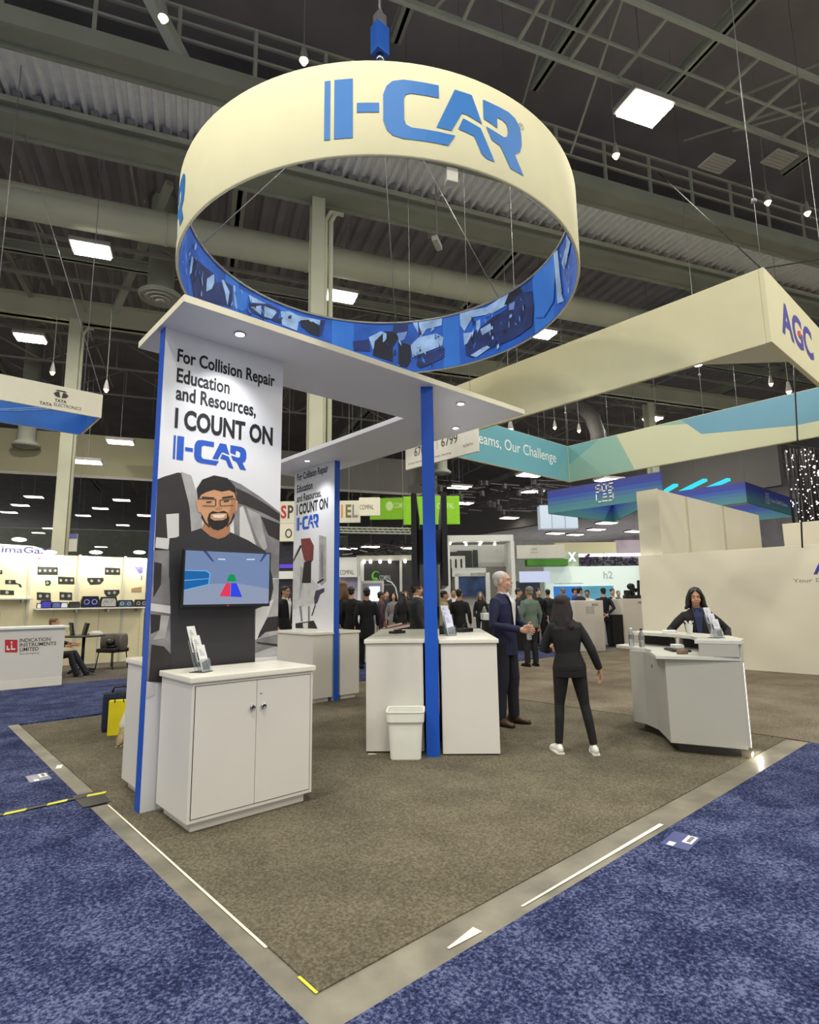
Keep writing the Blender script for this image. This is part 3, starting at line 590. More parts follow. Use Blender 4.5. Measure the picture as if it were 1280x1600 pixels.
for k, a0 in enumerate((219.2, 129.0, 39.0, 309.0)):
    b = MB()
    for sh in LOGO: wrap(b, [(a0+x*45.0/3.26, .165+y*.555) for x, y in sh], RR+.004, False)
    b.build('logo', logo_blue, ring)
b = MB()
for q in range(20):
    a, c_ = 2*PI*q/20, 2*PI*(q+1)/20
    wrap(b, [(264.2+.85*math.cos(a), .655+.033*math.sin(a)), (264.2+.85*math.cos(c_), .655+.033*math.sin(c_)), (264.2+.68*math.cos(c_), .655+.027*math.sin(c_)), (264.2+.68*math.cos(a), .655+.027*math.sin(a))], RR+.004, False)
wrap(b, [(263.9, .637), (264.05, .637), (264.05, .673), (263.9, .673)], RR+.004, False); wrap(b, [(264.05, .66), (264.4, .66), (264.4, .673), (264.05, .673)], RR+.004, False); wrap(b, [(264.2, .65), (264.3, .65), (264.55, .637), (264.4, .637)], RR+.004, False)
b.build('registered_mark', M('mark_grey', (150, 150, 140), .7, var=.03), ring)
# printed lining on the inside
pr_blue = M('print_blue', (30, 92, 190), .7, var=.38, scale=1.6)
pr_dark = M('print_navy', (28, 48, 104), .7, var=.5, scale=4)
pr_pale = M('print_pale_blue', (150, 184, 226), .7, var=.30, scale=5)
pr_black = M('print_black', (20, 24, 44), .7, var=.4, scale=6)
pr_skin = M('print_blue_skin', (110, 140, 205), .7, var=.15, scale=9)
pr_mid = M('print_sky', (44, 118, 214), .7, var=.08, scale=2)
b = MB(); b.mi = 5; cyl_band(b, RR-.03, .012, RH-.012); order = {'dark': 0, 'pale': 1, 'black': 2, 'skin': 3, 'blue': 4}
for i, (kind, pts) in enumerate(RING_PRINT):
    b.mi = order[kind]; wrap(b, pts, RR-.034-i*.0004, True)
rnd = random.Random(11)
for i in range(150):                                      # the fine debris of the montage
    a0 = rnd.choice([rnd.uniform(132, 162), rnd.uniform(96, 118), rnd.uniform(-14, 14), rnd.uniform(26, 50), rnd.uniform(-48, -36)]); z0 = rnd.uniform(.05, .7); w_ = rnd.uniform(.25, 1.5); h_ = rnd.uniform(.015, .08)
    b.mi = rnd.choice((0, 1, 1, 2, 4)); sl = rnd.uniform(-.08, .08)
    wrap(b, [(a0+360, z0), (a0+w_+360, z0+sl), (a0+w_*.9+360, min(z0+h_+sl, .88)), (a0+w_*.1+360, z0+h_)], RR-.048-i*.0001, True)
for a0, w_ in ((62, 9), (18.5, 7), (-29, 12), (112, 7), (163, 5)):
    b.mi = 4; wrap(b, [(a0+360, .02), (a0+w_+360, .02), (a0+w_+360, .87), (a0+360, .87)], RR-.033, True)
b.build('printed_lining', [pr_dark, pr_pale, pr_black, pr_skin, pr_mid, pr_blue], ring)
b = MB()
for a in (45, 135, 225, 315, 0, 180):
    p = Vector((2.25*math.cos(R(a)), 2.25*math.sin(R(a)), RH-.03)); b.tube([p, (0, 0, 3.05)], .007, 6)
b.tube([(RR*math.cos(R(a))*.985, RR*math.sin(R(a))*.985, RH-.03) for a in range(0, 360, 6)], .02, 8, closed=True)
b.build('cables', wire, ring)
b = MB(); b.box(-.05, .05, -.04, .04, -.13, 0, .008, Matrix.Translation((-.915, -2.055, .0)) @ Matrix.Rotation(R(-24), 4, 'Z')); b.build('clamp', M('clamp_pale', (200, 198, 186), .5, var=.03), ring)
hoist = thing('chain_hoist', 'blue chain hoist hanging over the ring sign', 'hoist', (RX, RY, 8.2))
b = MB(); b.box(-.10, .10, -.08, .08, .38, .80, .02); b.build('motor_body', M('hoist_blue', (40, 96, 190), .4, var=.08), hoist)
b = MB(); b.tube([(0, 0, .38), (0, 0, .28)], .05, 10); b.tube([(0, 0, .28), (.05, 0, .22), (.05, 0, .14), (0, 0, .09), (-.04, 0, .13)], .022, 8); b.build('hook', chrome, hoist)
b = MB(); b.tube([(0, 0, .80), (0, 0, .92), (.06, 0, 1.0), (0, 0, 1.1), (0, 0, 2.9)], .02, 8); b.box(-.07, .07, -.06, .06, .82, .98, .015); b.build('chain', wire, hoist)

# ------------------------------------------------------------------ L-shaped canopy with downlights
CZ = 3.87
can = thing('canopy', 'white L-shaped flat canopy carried by the tall poster panels', 'canopy', (0.07, 2.08, CZ))
b = MB(); b.prism([(0, 0), (4.31, 0), (4.31, 5.05), (3.24, 5.05), (3.24, 1.10), (0, 1.10)], 0, .065, bev=.004)
b.build('deck', M('canopy_white', (240, 241, 246), .55, var=.015, scale=1), can)
b = MB(); b.prism([(-.004, -.004), (4.314, -.004), (4.314, 0), (0, 0), (0, 1.1), (-.004, 1.1)], .003, .062); b.build('fascia', M('canopy_cream_edge', (236, 230, 204), .6, var=.02), can)
for x, y in [(.637, 2.302), (3.443, 2.308), (4.111, 3.028), (3.383+.16, 5.88), (2.05, 2.32), (3.95, 4.6)][:4]:
    b = MB(); b.lathe([(.028, -.012), (.052, -.012), (.056, -.002), (.056, .0), (.028, 0)], (x-.07, y-2.08, 0), 20); dl = b.build('downlight', chrome, can)
    b = MB(); b.lathe([(.040, -.014), (.040, -.0125)], (x-.07, y-2.08, 0), 20); b.build('lens', spot_glow, dl)
    l = bpy.data.lights.new('downlight_lamp', 'SPOT'); l.energy = SPOT_W; l.spot_size = R(110); l.spot_blend = .8; l.shadow_soft_size = .06; l.color = (.93, .96, 1.0)
    lo = bpy.data.objects.new('downlight_lamp', l); COL.objects.link(lo); lo.parent = can; lo.location = (x-.07, y-2.08, -.03)

# ------------------------------------------------------------------ poster panels
PM = {'car_dark': M('photo_dark', (44, 38, 40), .5, var=.25, scale=6), 'car_mid': M('photo_mid_grey', (128, 126, 128), .5, var=.35, scale=5), 'car_light': M('photo_light_grey', (170, 168, 168), .5, var=.18, scale=7),
    'car_white': M('photo_white', (214, 212, 210), .5, var=.04, scale=6), 'shirt': M('photo_black_shirt', (44, 43, 47), .6, var=.08, scale=6), 'skin': M('photo_skin', (206, 152, 112), .6, var=.08, scale=9),
    'neck': M('photo_neck', (178, 124, 88), .6, var=.06, scale=9), 'hair': M('photo_hair', (26, 22, 22), .6, var=.2, scale=20), 'teeth': M('photo_teeth', (232, 220, 208), .5, var=.02), 'brow': M('photo_brow', (48, 32, 26), .6, var=.05),
    'eye': M('photo_eye', (40, 28, 24), .6, var=.05), 'nose': M('photo_nose', (190, 134, 98), .6, var=.05), 'glasses': M('photo_glasses', (84, 66, 58), .4, var=.05), 'suit': M('photo_white_suit', (206, 206, 204), .6, var=.10, scale=8),
    'suit_shade': M('photo_suit_grey', (166, 168, 172), .6, var=.1, scale=8), 'helmet': M('photo_red_helmet', (120, 40, 42), .5, var=.2, scale=9), 'glove': M('photo_purple_glove', (66, 56, 92), .6, var=.2, scale=20)}
PK = list(PM)
def poster(data, fr, conv, parent, name):
    b = MB()
    for i, (k, pts) in enumerate(data):
        b.mi = PK.index(k); b.poly(fr, [conv(p) for p in pts], .0015+i*.00012)
    b.build(name, [PM[k] for k in PK], parent, True)
def slogan(fr, rows, parent):
    b = MB()
    b.bm.free()
    for t_, x, y, w, h, bold in rows:
        b = MB(); text(b, t_, fr, x, y, w, h, bold, .002); b.build('slogan_line', ink, parent, True)
def flat_logo(fr, x, y, w, h, parent, mat):
    b = MB()
    for sh in LOGO: b.poly(fr, [(x+px*w/3.26, y+py*h) for px, py in sh], .002)
    b.build('logo', mat, parent, True)
panel_white = M('poster_white', (228, 228, 232), .5, var=.012, scale=1)
pan = thing('poster_panel', 'tall white panel with smiling mechanic photo behind the front cabinet', 'display panel', (.11, 2.60, 0), 0, 'poster panels')
b = MB(); b.box(.0, 1.12, 0, .105, 0, CZ, .002); b.build('board', panel_white, pan)
b = MB(); b.box(-.006, 0, -.001, .106, 0, CZ); b.build('blue_edge', blue_edge, pan)
fr = frame((.11, 2.60, 0), (1, 0, 0), Z)
poster(POSTER_MAN, fr, lambda p: p, pan, 'printed_photo')
slogan(fr, [('For Collision Repair', .109, 3.556, .925, .158, .024), ('Education', .111, 3.412, .473, .128, .024), ('and Resources,', .112, 3.235, .734, .150, .024), ('I COUNT ON', .114, 3.009, .911, .180, .036)], pan)
flat_logo(fr, .112, 2.742, .655, .205, pan, logo_deep)
pan2 = thing('poster_panel', 'second white panel with spray painter photo and blue edge, further back', 'display panel', (3.90, 5.60, 0), 0, 'poster panels')
b = MB(); b.box(0, .10, 0, 1.28, 0, CZ, .002); b.build('board', panel_white, pan2)
b = MB(); b.box(-.001, .101, -.006, 0, 0, CZ); b.build('blue_edge', blue_edge, pan2)
fr2 = frame((3.90, 6.88, 0), (0, -1, 0), Z)
poster(POSTER_PAINTER, fr2, lambda p: (min(max(6.88-p[0], 0), 1.28), p[1]), pan2, 'printed_photo')
slogan(fr2, [('For Collision Repair', .09, 3.67, 1.0, .17, .024), ('Education', .09, 3.49, .52, .14, .024), ('and Resources,', .09, 3.29, .80, .16, .024), ('I COUNT ON', .09, 3.08, 1.0, .20, .036)], pan2)
flat_logo(fr2, .095, 2.80, .72, .235, pan2, logo_deep)
EA = R(46.1)
E_ = Vector((math.cos(EA), math.sin(EA), 0)); N_ = Vector((math.sin(EA), -math.cos(EA), 0))
P0 = Vector((2.76, 2.178, 0)); PRZ = EA-PI/2
pan3 = thing('poster_panel', 'panel seen edge-on as a bright blue post between the two middle counters', 'display panel', P0, PRZ, 'poster panels')
b = MB(); b.box(-.06, .06, .006, 2.2, 0, CZ, .002); b.build('board', panel_white, pan3)
b = MB(); b.box(-.067, .067, 0, .006, 0, CZ); b.build('blue_edge', blue_edge, pan3)

# ------------------------------------------------------------------ television sets
def tv(name, label, loc, rz, w, h, pictures=None, grp='flat screens on the panels'):
    t = thing(name, label, 'television', loc, rz, grp)
    b = MB(); b.box(-w/2, w/2, 0, .045, 0, h, .006); b.build('case', black, t)
    b = MB(); b.box(-.16, .16, .045, .08, h*.3, h*.7); b.build('wall_bracket', steel_dark, t)
    b = MB(); f_ = frame((-w/2, 0, 0), (1, 0, 0), Z)
    if pictures: pictures(b, f_, w, h)
    else:
        b.poly(f_, [(.012, .014), (w-.012, .014), (w-.012, h-.012), (.012, h-.012)], .001); b.build('screen', M('dark_screen', (14, 16, 22), .15, var=.05), t)
    return t
scr = [glow('screen_wall', (120, 140, 178), .95), glow('screen_floor', (146, 158, 182), .95), glow('screen_booth', (40, 104, 170), .95), glow('screen_line', (110, 180, 240), 1.0), glow('screen_red', (226, 60, 92), 1.0), glow('screen_blue', (52, 74, 226), 1.0), glow('screen_green', (26, 150, 84), 1.0), glow('screen_light', (210, 222, 240), 1.0), glow('screen_truss', (70, 84, 126), .9)]
def spray_game(b, f_, w, h):
    def P(i, pts, d):
        b.mi = i; b.poly(f_, [(x*w, y*h) for x, y in pts], d)
    P(0, [(.016, .05), (.984, .05), (.984, .972), (.016, .972)], .0010)
    P(1, [(.016, .05), (.984, .05), (.984, .32), (.60, .42), (.28, .40), (.016, .30)], .0013)
    P(2, [(.016, .30), (.27, .40), (.28, .58), (.24, .62), (.016, .62)], .0016)
    P(3, [(.016, .30), (.016, .285), (.28, .39), (.292, .59), (.245, .635), (.016, .635), (.016, .62), (.24, .62), (.28, .58), (.27, .40)], .0018)
    P(3, [(.016, .45), (.275, .49), (.275, .50), (.016, .465)], .0019)
    P(8, [(.20, .972), (.24, .972), (.33, .79), (.30, .80)], .0016); P(8, [(.86, .82), (.88, .82), (.95, .972), (.91, .972)], .0016)
    P(7, [(.37, .83), (.45, .83), (.45, .85), (.37, .85)], .0016); P(7, [(.70, .845), (.80, .85), (.80, .87), (.70, .865)], .0016)
    P(4, [(.40, .19), (.52, .18), (.52, .42), (.47, .42)], .0018); P(5, [(.525, .18), (.66, .17), (.59, .42), (.525, .42)], .0018)
    P(6, [(.475, .45), (.585, .45), (.565, .56), (.53, .585), (.495, .56)], .0018)
    b.build('screen', scr, curtv)
curtv = None
curtv = thing('television', 'television showing a paint game in front of the mechanic poster', 'television', (.685, 2.46, 1.52), 0, 'flat screens on the panels')
b = MB(); b.box(-.385, .385, 0, .045, 0, .47, .006); b.build('case', black, curtv)
b = MB(); b.box(-.16, .16, .045, .14, .13, .33); b.build('wall_bracket', steel_dark, curtv)
spray_game(MB(), frame((-.385, 0, 0), (1, 0, 0), Z), .77, .47)
b = MB(); b.box(-.008, .008, -.001, 0, .008, .016); b.build('power_light', glow('power_led', (220, 60, 60), 1), curtv)
tvs_ = []
for sgn, lb in ((-1, 'large black screen seen edge-on, left side of the blue post'), (1, 'large black screen seen edge-on, right side of the blue post')):
    t = thing('television', lb, 'television', P0+E_*1.15+N_*(sgn*.165)+Z*1.70, PRZ, 'flat screens on the panels')
    b = MB(); b.box(-.03, .03, -.97, .97, 0, 1.02, .008); b.build('case', black, t)
    b = MB(); xs = (.0305 if sgn > 0 else -.0305); b.box(min(xs, xs+.001*sgn), max(xs, xs+.001*sgn), -.955, .955, .014, 1.0); b.build('screen', M('dark_screen', (14, 16, 22), .15, var=.05), t)
    b = MB(); b.box(-.10 if sgn > 0 else .03, -.03 if sgn > 0 else .10, -.2, .2, .3, .7); b.build('wall_bracket', steel_dark, t)

# ------------------------------------------------------------------ counters and cabinets
def counter(label, loc, rz, w, d, h, kick=.045, doors=0, over=.018, kh=.075):
    t = thing('counter_cabinet', label, 'counter', loc, rz, 'white booth counters')    # local: front at y=0, running to y=d
    th = .042
    b = MB(); b.box(-w/2, w/2, 0, d, kh, h-th-.004, .003); b.build('body', white, t)
    b = MB(); b.box(-w/2-over, w/2+over, -over, d+over, h-th, h, .009); b.build('counter_top', white_top, t)
    b = MB(); b.box(-w/2+kick, w/2-kick, kick, d-kick, 0, kh); b.build('plinth', white if kh > .05 else gap, t)
    if doors:
        dw = (w-.05)/doors
        for k in range(doors):
            x0 = -w/2+.025+k*dw
            b = MB(); b.box(x0-.0035, x0+dw+.0035, -.0012, 0, .098, h-th-.022); b.build('door_gap', gap, t)
            b = MB(); b.box(x0+.0015, x0+dw-.0015, -.004, -.0012, .103, h-th-.026, .001); dr = b.build('door', white, t)
            kx = x0+dw-.035 if k == 0 else x0+.055
            b = MB(); b.lathe([(.021, 0), (.021, .004), (.016, .024), (.008, .006), (.0, .004)], (0, 0, 0), 18)
            kn = b.build('lock_knob', chrome, dr); kn.location = (kx, -.004, h-.26); kn.rotation_euler = (PI/2, 0, 0)
            b = MB(); b.box(-.008, .008, -.008, .008, .0082, .011); kk = b.build('keyway', ink, kn)
            if k == 1:
                b = MB(); b.lathe([(.007, 0), (.007, .004), (0, .005)], n=12); q = b.build('lock', chrome, dr); q.location = (x0+.033, -.004, h-.165); q.rotation_euler = (PI/2, 0, 0)
    return t
counter('front white cabinet with two doors and chrome locks under the paint game television', (.695, 1.935, 0), 0, .985, .60, 1.043, doors=2)
counter('white counter behind the tall poster panel, showing past the blue edge at left', (.74, 2.77, 0), 0, 1.08, .62, 1.085)
counter('white counter under the spray painter poster', (3.52, 6.22, 0), -PI/2, 1.24, .36, 1.075)
counter('white counter right of the second blue edge, partly behind the middle counters', (4.42, 6.22, 0), PI/2, 1.20, .38, 1.075)
counter('middle white counter left of the blue post, behind the bin', P0+E_*.16-N_*.39, PRZ, .60, 2.05, 1.15, over=.02, kh=.022)
counter('middle white counter right of the blue post with leaflet holders on top', P0+E_*.05+N_*.385, PRZ, .575, 2.15, 1.15, over=.02, kh=.022)

# ------------------------------------------------------------------ waste bin
bin_ = thing('waste_bin', 'white plastic waste bin standing before the blue post', 'bin', (2.555, 2.355, .008), PRZ)
def rrect(w, d, r, n=4):
    o = []
    for cx_, cy_, a0 in ((w/2-r, d/2-r, 0), (-w/2+r, d/2-r, 90), (-w/2+r, -d/2+r, 180), (w/2-r, -d/2+r, 270)):
        for k in range(n+1):
            a = R(a0+90*k/n); o.append((cx_+r*math.cos(a), cy_+r*math.sin(a)))
    return o
def rloft(b, secs, cap0=True, cap1=True):
    rings = [[b.bm.verts.new((x, y, z)) for x, y in rrect(w, d, r)] for w, d, r, z in secs]
    for a, c_ in zip(rings, rings[1:]):
        for k in range(len(a)):
            g = b.bm.faces.new((a[k], a[(k+1) % len(a)], c_[(k+1) % len(a)], c_[k])); g.smooth = False; g.material_index = b.mi
    if cap0: b.bm.faces.new(list(reversed(rings[0])))
    if cap1: b.bm.faces.new(rings[-1])
    return b
binm = M('bin_plastic', (236, 236, 226), .35, var=.02)
b = MB(); rloft(b, [(.285, .235, .03, 0), (.30, .25, .035, .012), (.345, .285, .04, .40), (.332, .272, .035, .40), (.29, .24, .03, .02)], True, True); b.build('tub', binm, bin_)
b = MB(); rloft(b, [(.350, .290, .04, .35), (.372, .312, .045, .365), (.378, .318, .045, .445), (.390, .330, .05, .455), (.386, .326, .05, .468), (.350, .290, .04, .462), (.340, .280, .04, .35)], False, False); b.build('rim', binm, bin_)

# ------------------------------------------------------------------ leaflet holders and small things on the counters
def leaflet_holder(label, loc, rz, sheets, mat_sheet, tilt=.32):
    t = thing('leaflet_holder', label, 'leaflet holder', loc, rz, 'leaflet holders')
    b = MB()
    b.box(-.06, .06, -.005, .12, 0, .004)
    for k in range(len(sheets)):
        y = .005+k*.045
        b.obox((0, y+.012, .05+k*.035), .058, .0015, .05+k*.035, Vector((1, 0, 0)), Vector((0, math.cos(tilt), -math.sin(tilt))), Vector((0, math.sin(tilt), math.cos(tilt))))
    b.build('acrylic_stand', glass, t)
    for k, (dx, hgt) in enumerate(sheets):
        X, Y, Zz = Vector((1, 0, 0)), Vector((0, math.cos(tilt), -math.sin(tilt))), Vector((0, math.sin(tilt), math.cos(tilt)))
        base = Vector((dx, .014+k*.045, .008+k*.07))
        b = MB(); b.obox(base+Zz*(hgt/2), .048, .003, hgt/2, X, Y, Zz); lf = b.build('leaflet', mat_sheet, t)
        b = MB(); f_ = (base-X*.048, X, Zz)
        b.mi = 0; b.poly(f_, [(.006, .01), (.09, .01), (.09, hgt*.42), (.006, hgt*.34)], .0042)
        b.mi = 1
        for q in range(4): b.poly(f_, [(.014, hgt*(.6+.07*q)), (.07-.01*q, hgt*(.6+.07*q)), (.07-.01*q, hgt*(.63+.07*q)), (.014, hgt*(.63+.07*q))], .0042)
        b.build('print', [M('leaflet_photo', (104, 104, 108), .5, var=.6, scale=60), M('leaflet_text', (150, 160, 180), .5, var=.1)], lf)
    return t
leaf_white = M('leaflet_white', (236, 236, 230), .5, var=.02); leaf_lilac = M('leaflet_lilac', (214, 216, 240), .5, var=.03)
leaflet_holder('leaflets in a clear three-tier stand on the front cabinet', (.40, 2.14, 1.043), R(34), [(0, .20), (0, .20), (0, .20)], leaf_white)
leaflet_holder('pale lilac leaflets standing on the middle counter right of the blue post', P0+E_*.62+N_*.24+Z*1.15, PRZ+R(30), [(0, .24), (0, .22), (0, .20)], leaf_lilac)
b = MB(); b.box(-.11, .11, -.05, .05, 0, .03, .01); b.box(-.04, .05, -.04, .03, .03, .045, .006)
o = b.build('remote_unit', black); o.location = P0+E_*1.25-N_*.42+Z*1.15; o.rotation_euler = (0, 0, R(10)); tag(o, 'black handheld device lying on the middle counter left of the blue post', 'device')
b = MB(); b.box(-.10, .10, -.06, .06, 0, .05, .012); b.tube([(-.05, 0, .05), (0, .0, .09), (.06, .0, .05)], .012, 8)
o = b.build('headset_box', black); o.location = P0+E_*1.35+N_*.42+Z*1.15; tag(o, 'black gadget on the far right end of the middle counter', 'device')
b = MB(); b.box(-.07, .07, -.08, .08, 0, .10, .012); b.box(-.04, .05, -.04, .05, .10, .16, .02)
o = b.build('camera_case', black); o.location = P0+E_*.95+N_*.20+Z*1.15; tag(o, 'black case beside the lilac leaflets, close to the blue post', 'device')
# bags by the left panel
bagdark = M('dark_blue_bag', (28, 34, 62), .8, var=.2, scale=8, bump=.2)
t = thing('suitcase', 'dark blue soft bag standing behind the yellow bag at left', 'bag', (.76, 5.86, .008), R(-15))
b = MB(); b.box(-.10, .32, -.11, .11, 0, .46, .05); b.build('body', bagdark, t)
b = MB(); b.tube([(0, 0, .45), (.02, 0, .52), (.18, 0, .52), (.20, 0, .45)], .014, 8); b.build('handle', black, t)
t = thing('paper_bag', 'bright yellow paper bag leaning beside the left counter', 'bag', (.735, 5.56, .008), R(-20))
b = MB(); b.prism([(-.08, -.05), (.14, -.05), (.14, .05), (-.08, .05)], 0, .40, bev=.004); b.build('body', M('yellow_paper', (240, 222, 20), .5, var=.05), t)
b = MB(); b.tube([(-.02, -.052, .38), (0, -.055, .50), (.06, -.055, .50), (.08, -.052, .38)], .006, 6); b.build('handle', black, t)
t = thing('tote_bag', 'pale carrier bag slumped in front of the yellow bag', 'bag', (.74, 5.14, .008), R(-20))
b = MB(); b.tube([(.04, 0, .10), (.04, 0, .18), (.06, 0, .32), (.08, 0, .48)], [(.11, .07), (.12, .08), (.09, .06), (.03, .02)], 14, ref=(1, 0, 0)); b.build('body', M('pale_bag', (222, 216, 196), .8, var=.12, scale=9, bump=.4), t)
b = MB(); b.tube([(.05, 0, .46), (.08, 0, .62), (.12, .02, .70)], .02, 8); b.build('handle', black, t)
t = thing('sneaker', 'tan patterned shoe-like pouch on the carpet below the yellow bag', 'pouch', (.64, 4.95, .008), R(60))
b = MB(); b.tube([(-.14, 0, .03), (-.05, 0, .06), (.06, 0, .09), (.14, 0, .11)], [(.02, .02), (.05, .045), (.06, .07), (.05, .06)], 12, ref=(0, 1, 0)); b.build('body', M('tan_leather', (150, 132, 96), .7, var=.35, scale=14), t)
b = MB(); b.tube([(-.13, 0, .012), (.14, 0, .012)], [(.03, .012), (.055, .012)], 10, ref=(0, 1, 0)); b.build('sole', M('pale_sole', (206, 196, 164), .7, var=.05), t)

# ------------------------------------------------------------------ reception desk
desk_grey = M('desk_grey_laminate', (190, 188, 178), .45, var=.02, scale=2)
DB = Vector((4.6, .62, 0))
desk = thing('reception_desk', 'curved grey reception desk with raised counter at right', 'desk', (5.2, .7, 0))
def dk(pts): return [(x-5.2, y-.7) for x, y in pts]
foot = [(4.58, .61), (4.82, -.02), (5.45, .22), (5.80, .75), (5.85, 1.42), (5.30, 1.37), (5.22, 1.16), (5.06, .96)]
b = MB(); b.prism(dk(foot), .10, .925, bev=.003); b.build('body', desk_grey, desk)
b = MB(); b.prism(dk([(4.72, .60), (4.92, .08), (5.40, .30), (5.70, .78), (5.75, 1.32), (5.38, 1.28), (5.30, 1.08), (5.12, .86)]), 0, .10); b.build('plinth', M('desk_plinth', (74, 70, 66), .6, var=.05), desk)
low = [(4.50, .665), (4.82, -.035), (5.50, .20), (5.86, .75), (5.92, 1.60), (5.52, 1.66), (5.36, 1.36), (5.24, 1.14), (5.06, .97), (4.86, .90)]
b = MB(); b.prism(dk(low), .925, .962, bev=.004); b.build('work_top', M('desk_top_white', (216, 216, 206), .35, var=.02), desk)
b = MB(); b.prism(dk([(4.675, .30), (4.80, -.03), (5.28, .12), (5.10, .44)]), .962, 1.085, bev=.003); b.build('side_block', desk_grey, desk)
arc_in = [(4.66, .33), (4.98, .42), (5.28, .62), (5.48, .92), (5.58, 1.25), (5.60, 1.5)]
arc_out = [(5.98, 1.5), (5.92, 1.1), (5.76, .68), (5.48, .28), (5.1, .02), (4.805, -.05)]
b = MB(); b.prism(dk(arc_in+arc_out), 1.085, 1.125, bev=.004); b.build('raised_top', M('desk_top_white', (216, 216, 206), .35, var=.02), desk)
b = MB()
oo = [Vector((x-5.2, y-.7, 0)) for x, y in [(4.805+.02, -.03), (5.1, .05), (5.46, .31), (5.73, .70), (5.88, 1.1), (5.93, 1.48)]]
for p, q in zip(oo, oo[1:]): b.bar(p+Z*.60, q+Z*.60, .03, .96)
b.build('outer_skin', desk_grey, desk)
b = MB()
for p, q in zip(oo[1:], oo[2:]):
    n = Vector((-(q-p).y, (q-p).x, 0)).normalized()*.04
    b.bar(p+n+Z*1.022, q+n+Z*1.022, .02, .118)
b.build('cubby_lining', black, desk)
b = MB(); b.bar(Vector((5.40-5.2, .80-.7, .965)), Vector((5.40-5.2, .80-.7, 1.085)), .03, .12); b.build('divider', desk_grey, desk)
b = MB(); b.bar((4.835-5.2, -.045-.7, .12), (4.835-5.2, -.045-.7, .91), .006, .006); b.bar((4.84-5.2, -.04-.7, .05), (4.94-5.2, -.02-.7, .05), .01, .03); b.build('light_strip', led_glow, desk)
lm = bpy.data.lights.new('desk_light', 'AREA'); lm.shape = 'RECTANGLE'; lm.size = .5; lm.size_y = .03; lm.energy = 1.2; lm.color = (1, .96, .86)
lo = bpy.data.objects.new('desk_light', lm); COL.objects.link(lo); lo.parent = desk; lo.location = (5.0-5.2, -.06-.7, .08); lo.rotation_euler = (R(40), 0, R(18))
b = MB()
for px_, py_, z_ in ((5.155, 1.05, .80), (5.10, 1.0, .78)):
    b.box(px_-.012-5.2, px_+.012-5.2, py_-.02-.7, py_+.004-.7, z_-.02, z_+.02)
b.build('cable_ports', ink, desk)
# things on the desk
def bottle(label, loc, h=.20):
    t = thing('water_bottle', label, 'bottle', loc, 0, 'water bottles on the reception desk')
    b = MB(); b.lathe([(.028, 0), (.032, .01), (.032, h*.35), (.029, h*.42), (.032, h*.5), (.032, h*.68), (.014, h*.86), (.013, h*.92)], n=16); b.build('flask', M('clear_bottle', (226, 232, 232), .08, alpha=.75), t)
    b = MB(); b.lathe([(.0335, h*.4), (.0335, h*.62)], n=16, caps=False); b.build('paper_band', M('bottle_band', (120, 122, 120), .5, var=.5, scale=60), t)
    b = MB(); b.lathe([(.015, h*.91), (.015, h)], n=14); b.build('cap', ink if 'right' in label else leaf_white, t)
bottle('left of the two water bottles standing on the desk', (5.43, 1.40, .962), .22)
bottle('right of the two water bottles standing on the desk, dark cap', (5.33, 1.22, .962), .22)
t = thing('paper_cup', 'white paper cup on the raised counter before the woman', 'cup', (5.50, .72, 1.125))
b = MB(); b.lathe([(.028, 0), (.040, .11), (.042, .112), (.037, .11), (.026, .004)], n=18); b.build('wall', leaf_white, t)
b = MB()
for k in range(5): b.bar((0, 0, .09), (.05*math.cos(k*1.3), .05*math.sin(k*1.3), .15), .03, .002)
b.build('crumpled_paper', paper, t)
b = MB()
for k in range(5): b.box(-.11+.01*k, .11+.006*k, -.08, .08-.004*k, k*.006, k*.006+.004, 0)
o = b.build('paper_stack', paper); o.location = (5.62, 1.02, 1.125); o.rotation_euler = (0, 0, R(25)); tag(o, 'low stack of white papers on the raised counter', 'papers')
leaflet_holder('white leaflets in an acrylic stand on the raised counter before the woman', (5.02, .20, 1.125), R(-14), [(0, .19), (0, .18), (0, .17)], M('leaflet_grey', (220, 218, 226), .5, var=.02), .25)
b = MB(); b.box(-.16, .16, -.10, .10, 0, .018, .006)
for k in range(4): b.box(-.15, .15, -.085+k*.045, -.05+k*.045, .018, .022)
o = b.build('keyboard', black); o.location = (5.14, .72, .962); o.rotation_euler = (0, 0, R(40)); tag(o, 'black keyboard lying under the raised counter', 'keyboard')
b = MB(); b.box(-.07, .07, -.05, .05, 0, .06, .004); o = b.build('card_box', leaf_white); o.location = (5.28, .78, .962); o.rotation_euler = (0, 0, R(45)); tag(o, 'small white box in the desk cubby behind the keyboard', 'box')
b = MB(); b.tube([(-.05, 0, .025), (.05, 0, .025)], .03, 14); b.tube([(-.04, .05, .012), (.03, .06, .012)], .012, 8)
o = b.build('tape_roll', M('brown_roll', (120, 100, 84), .5, var=.4, scale=40)); o.location = (4.80, .52, .962); o.rotation_euler = (0, 0, R(-50)); tag(o, 'small roll and pens on the desk top by the grey side block', 'roll')
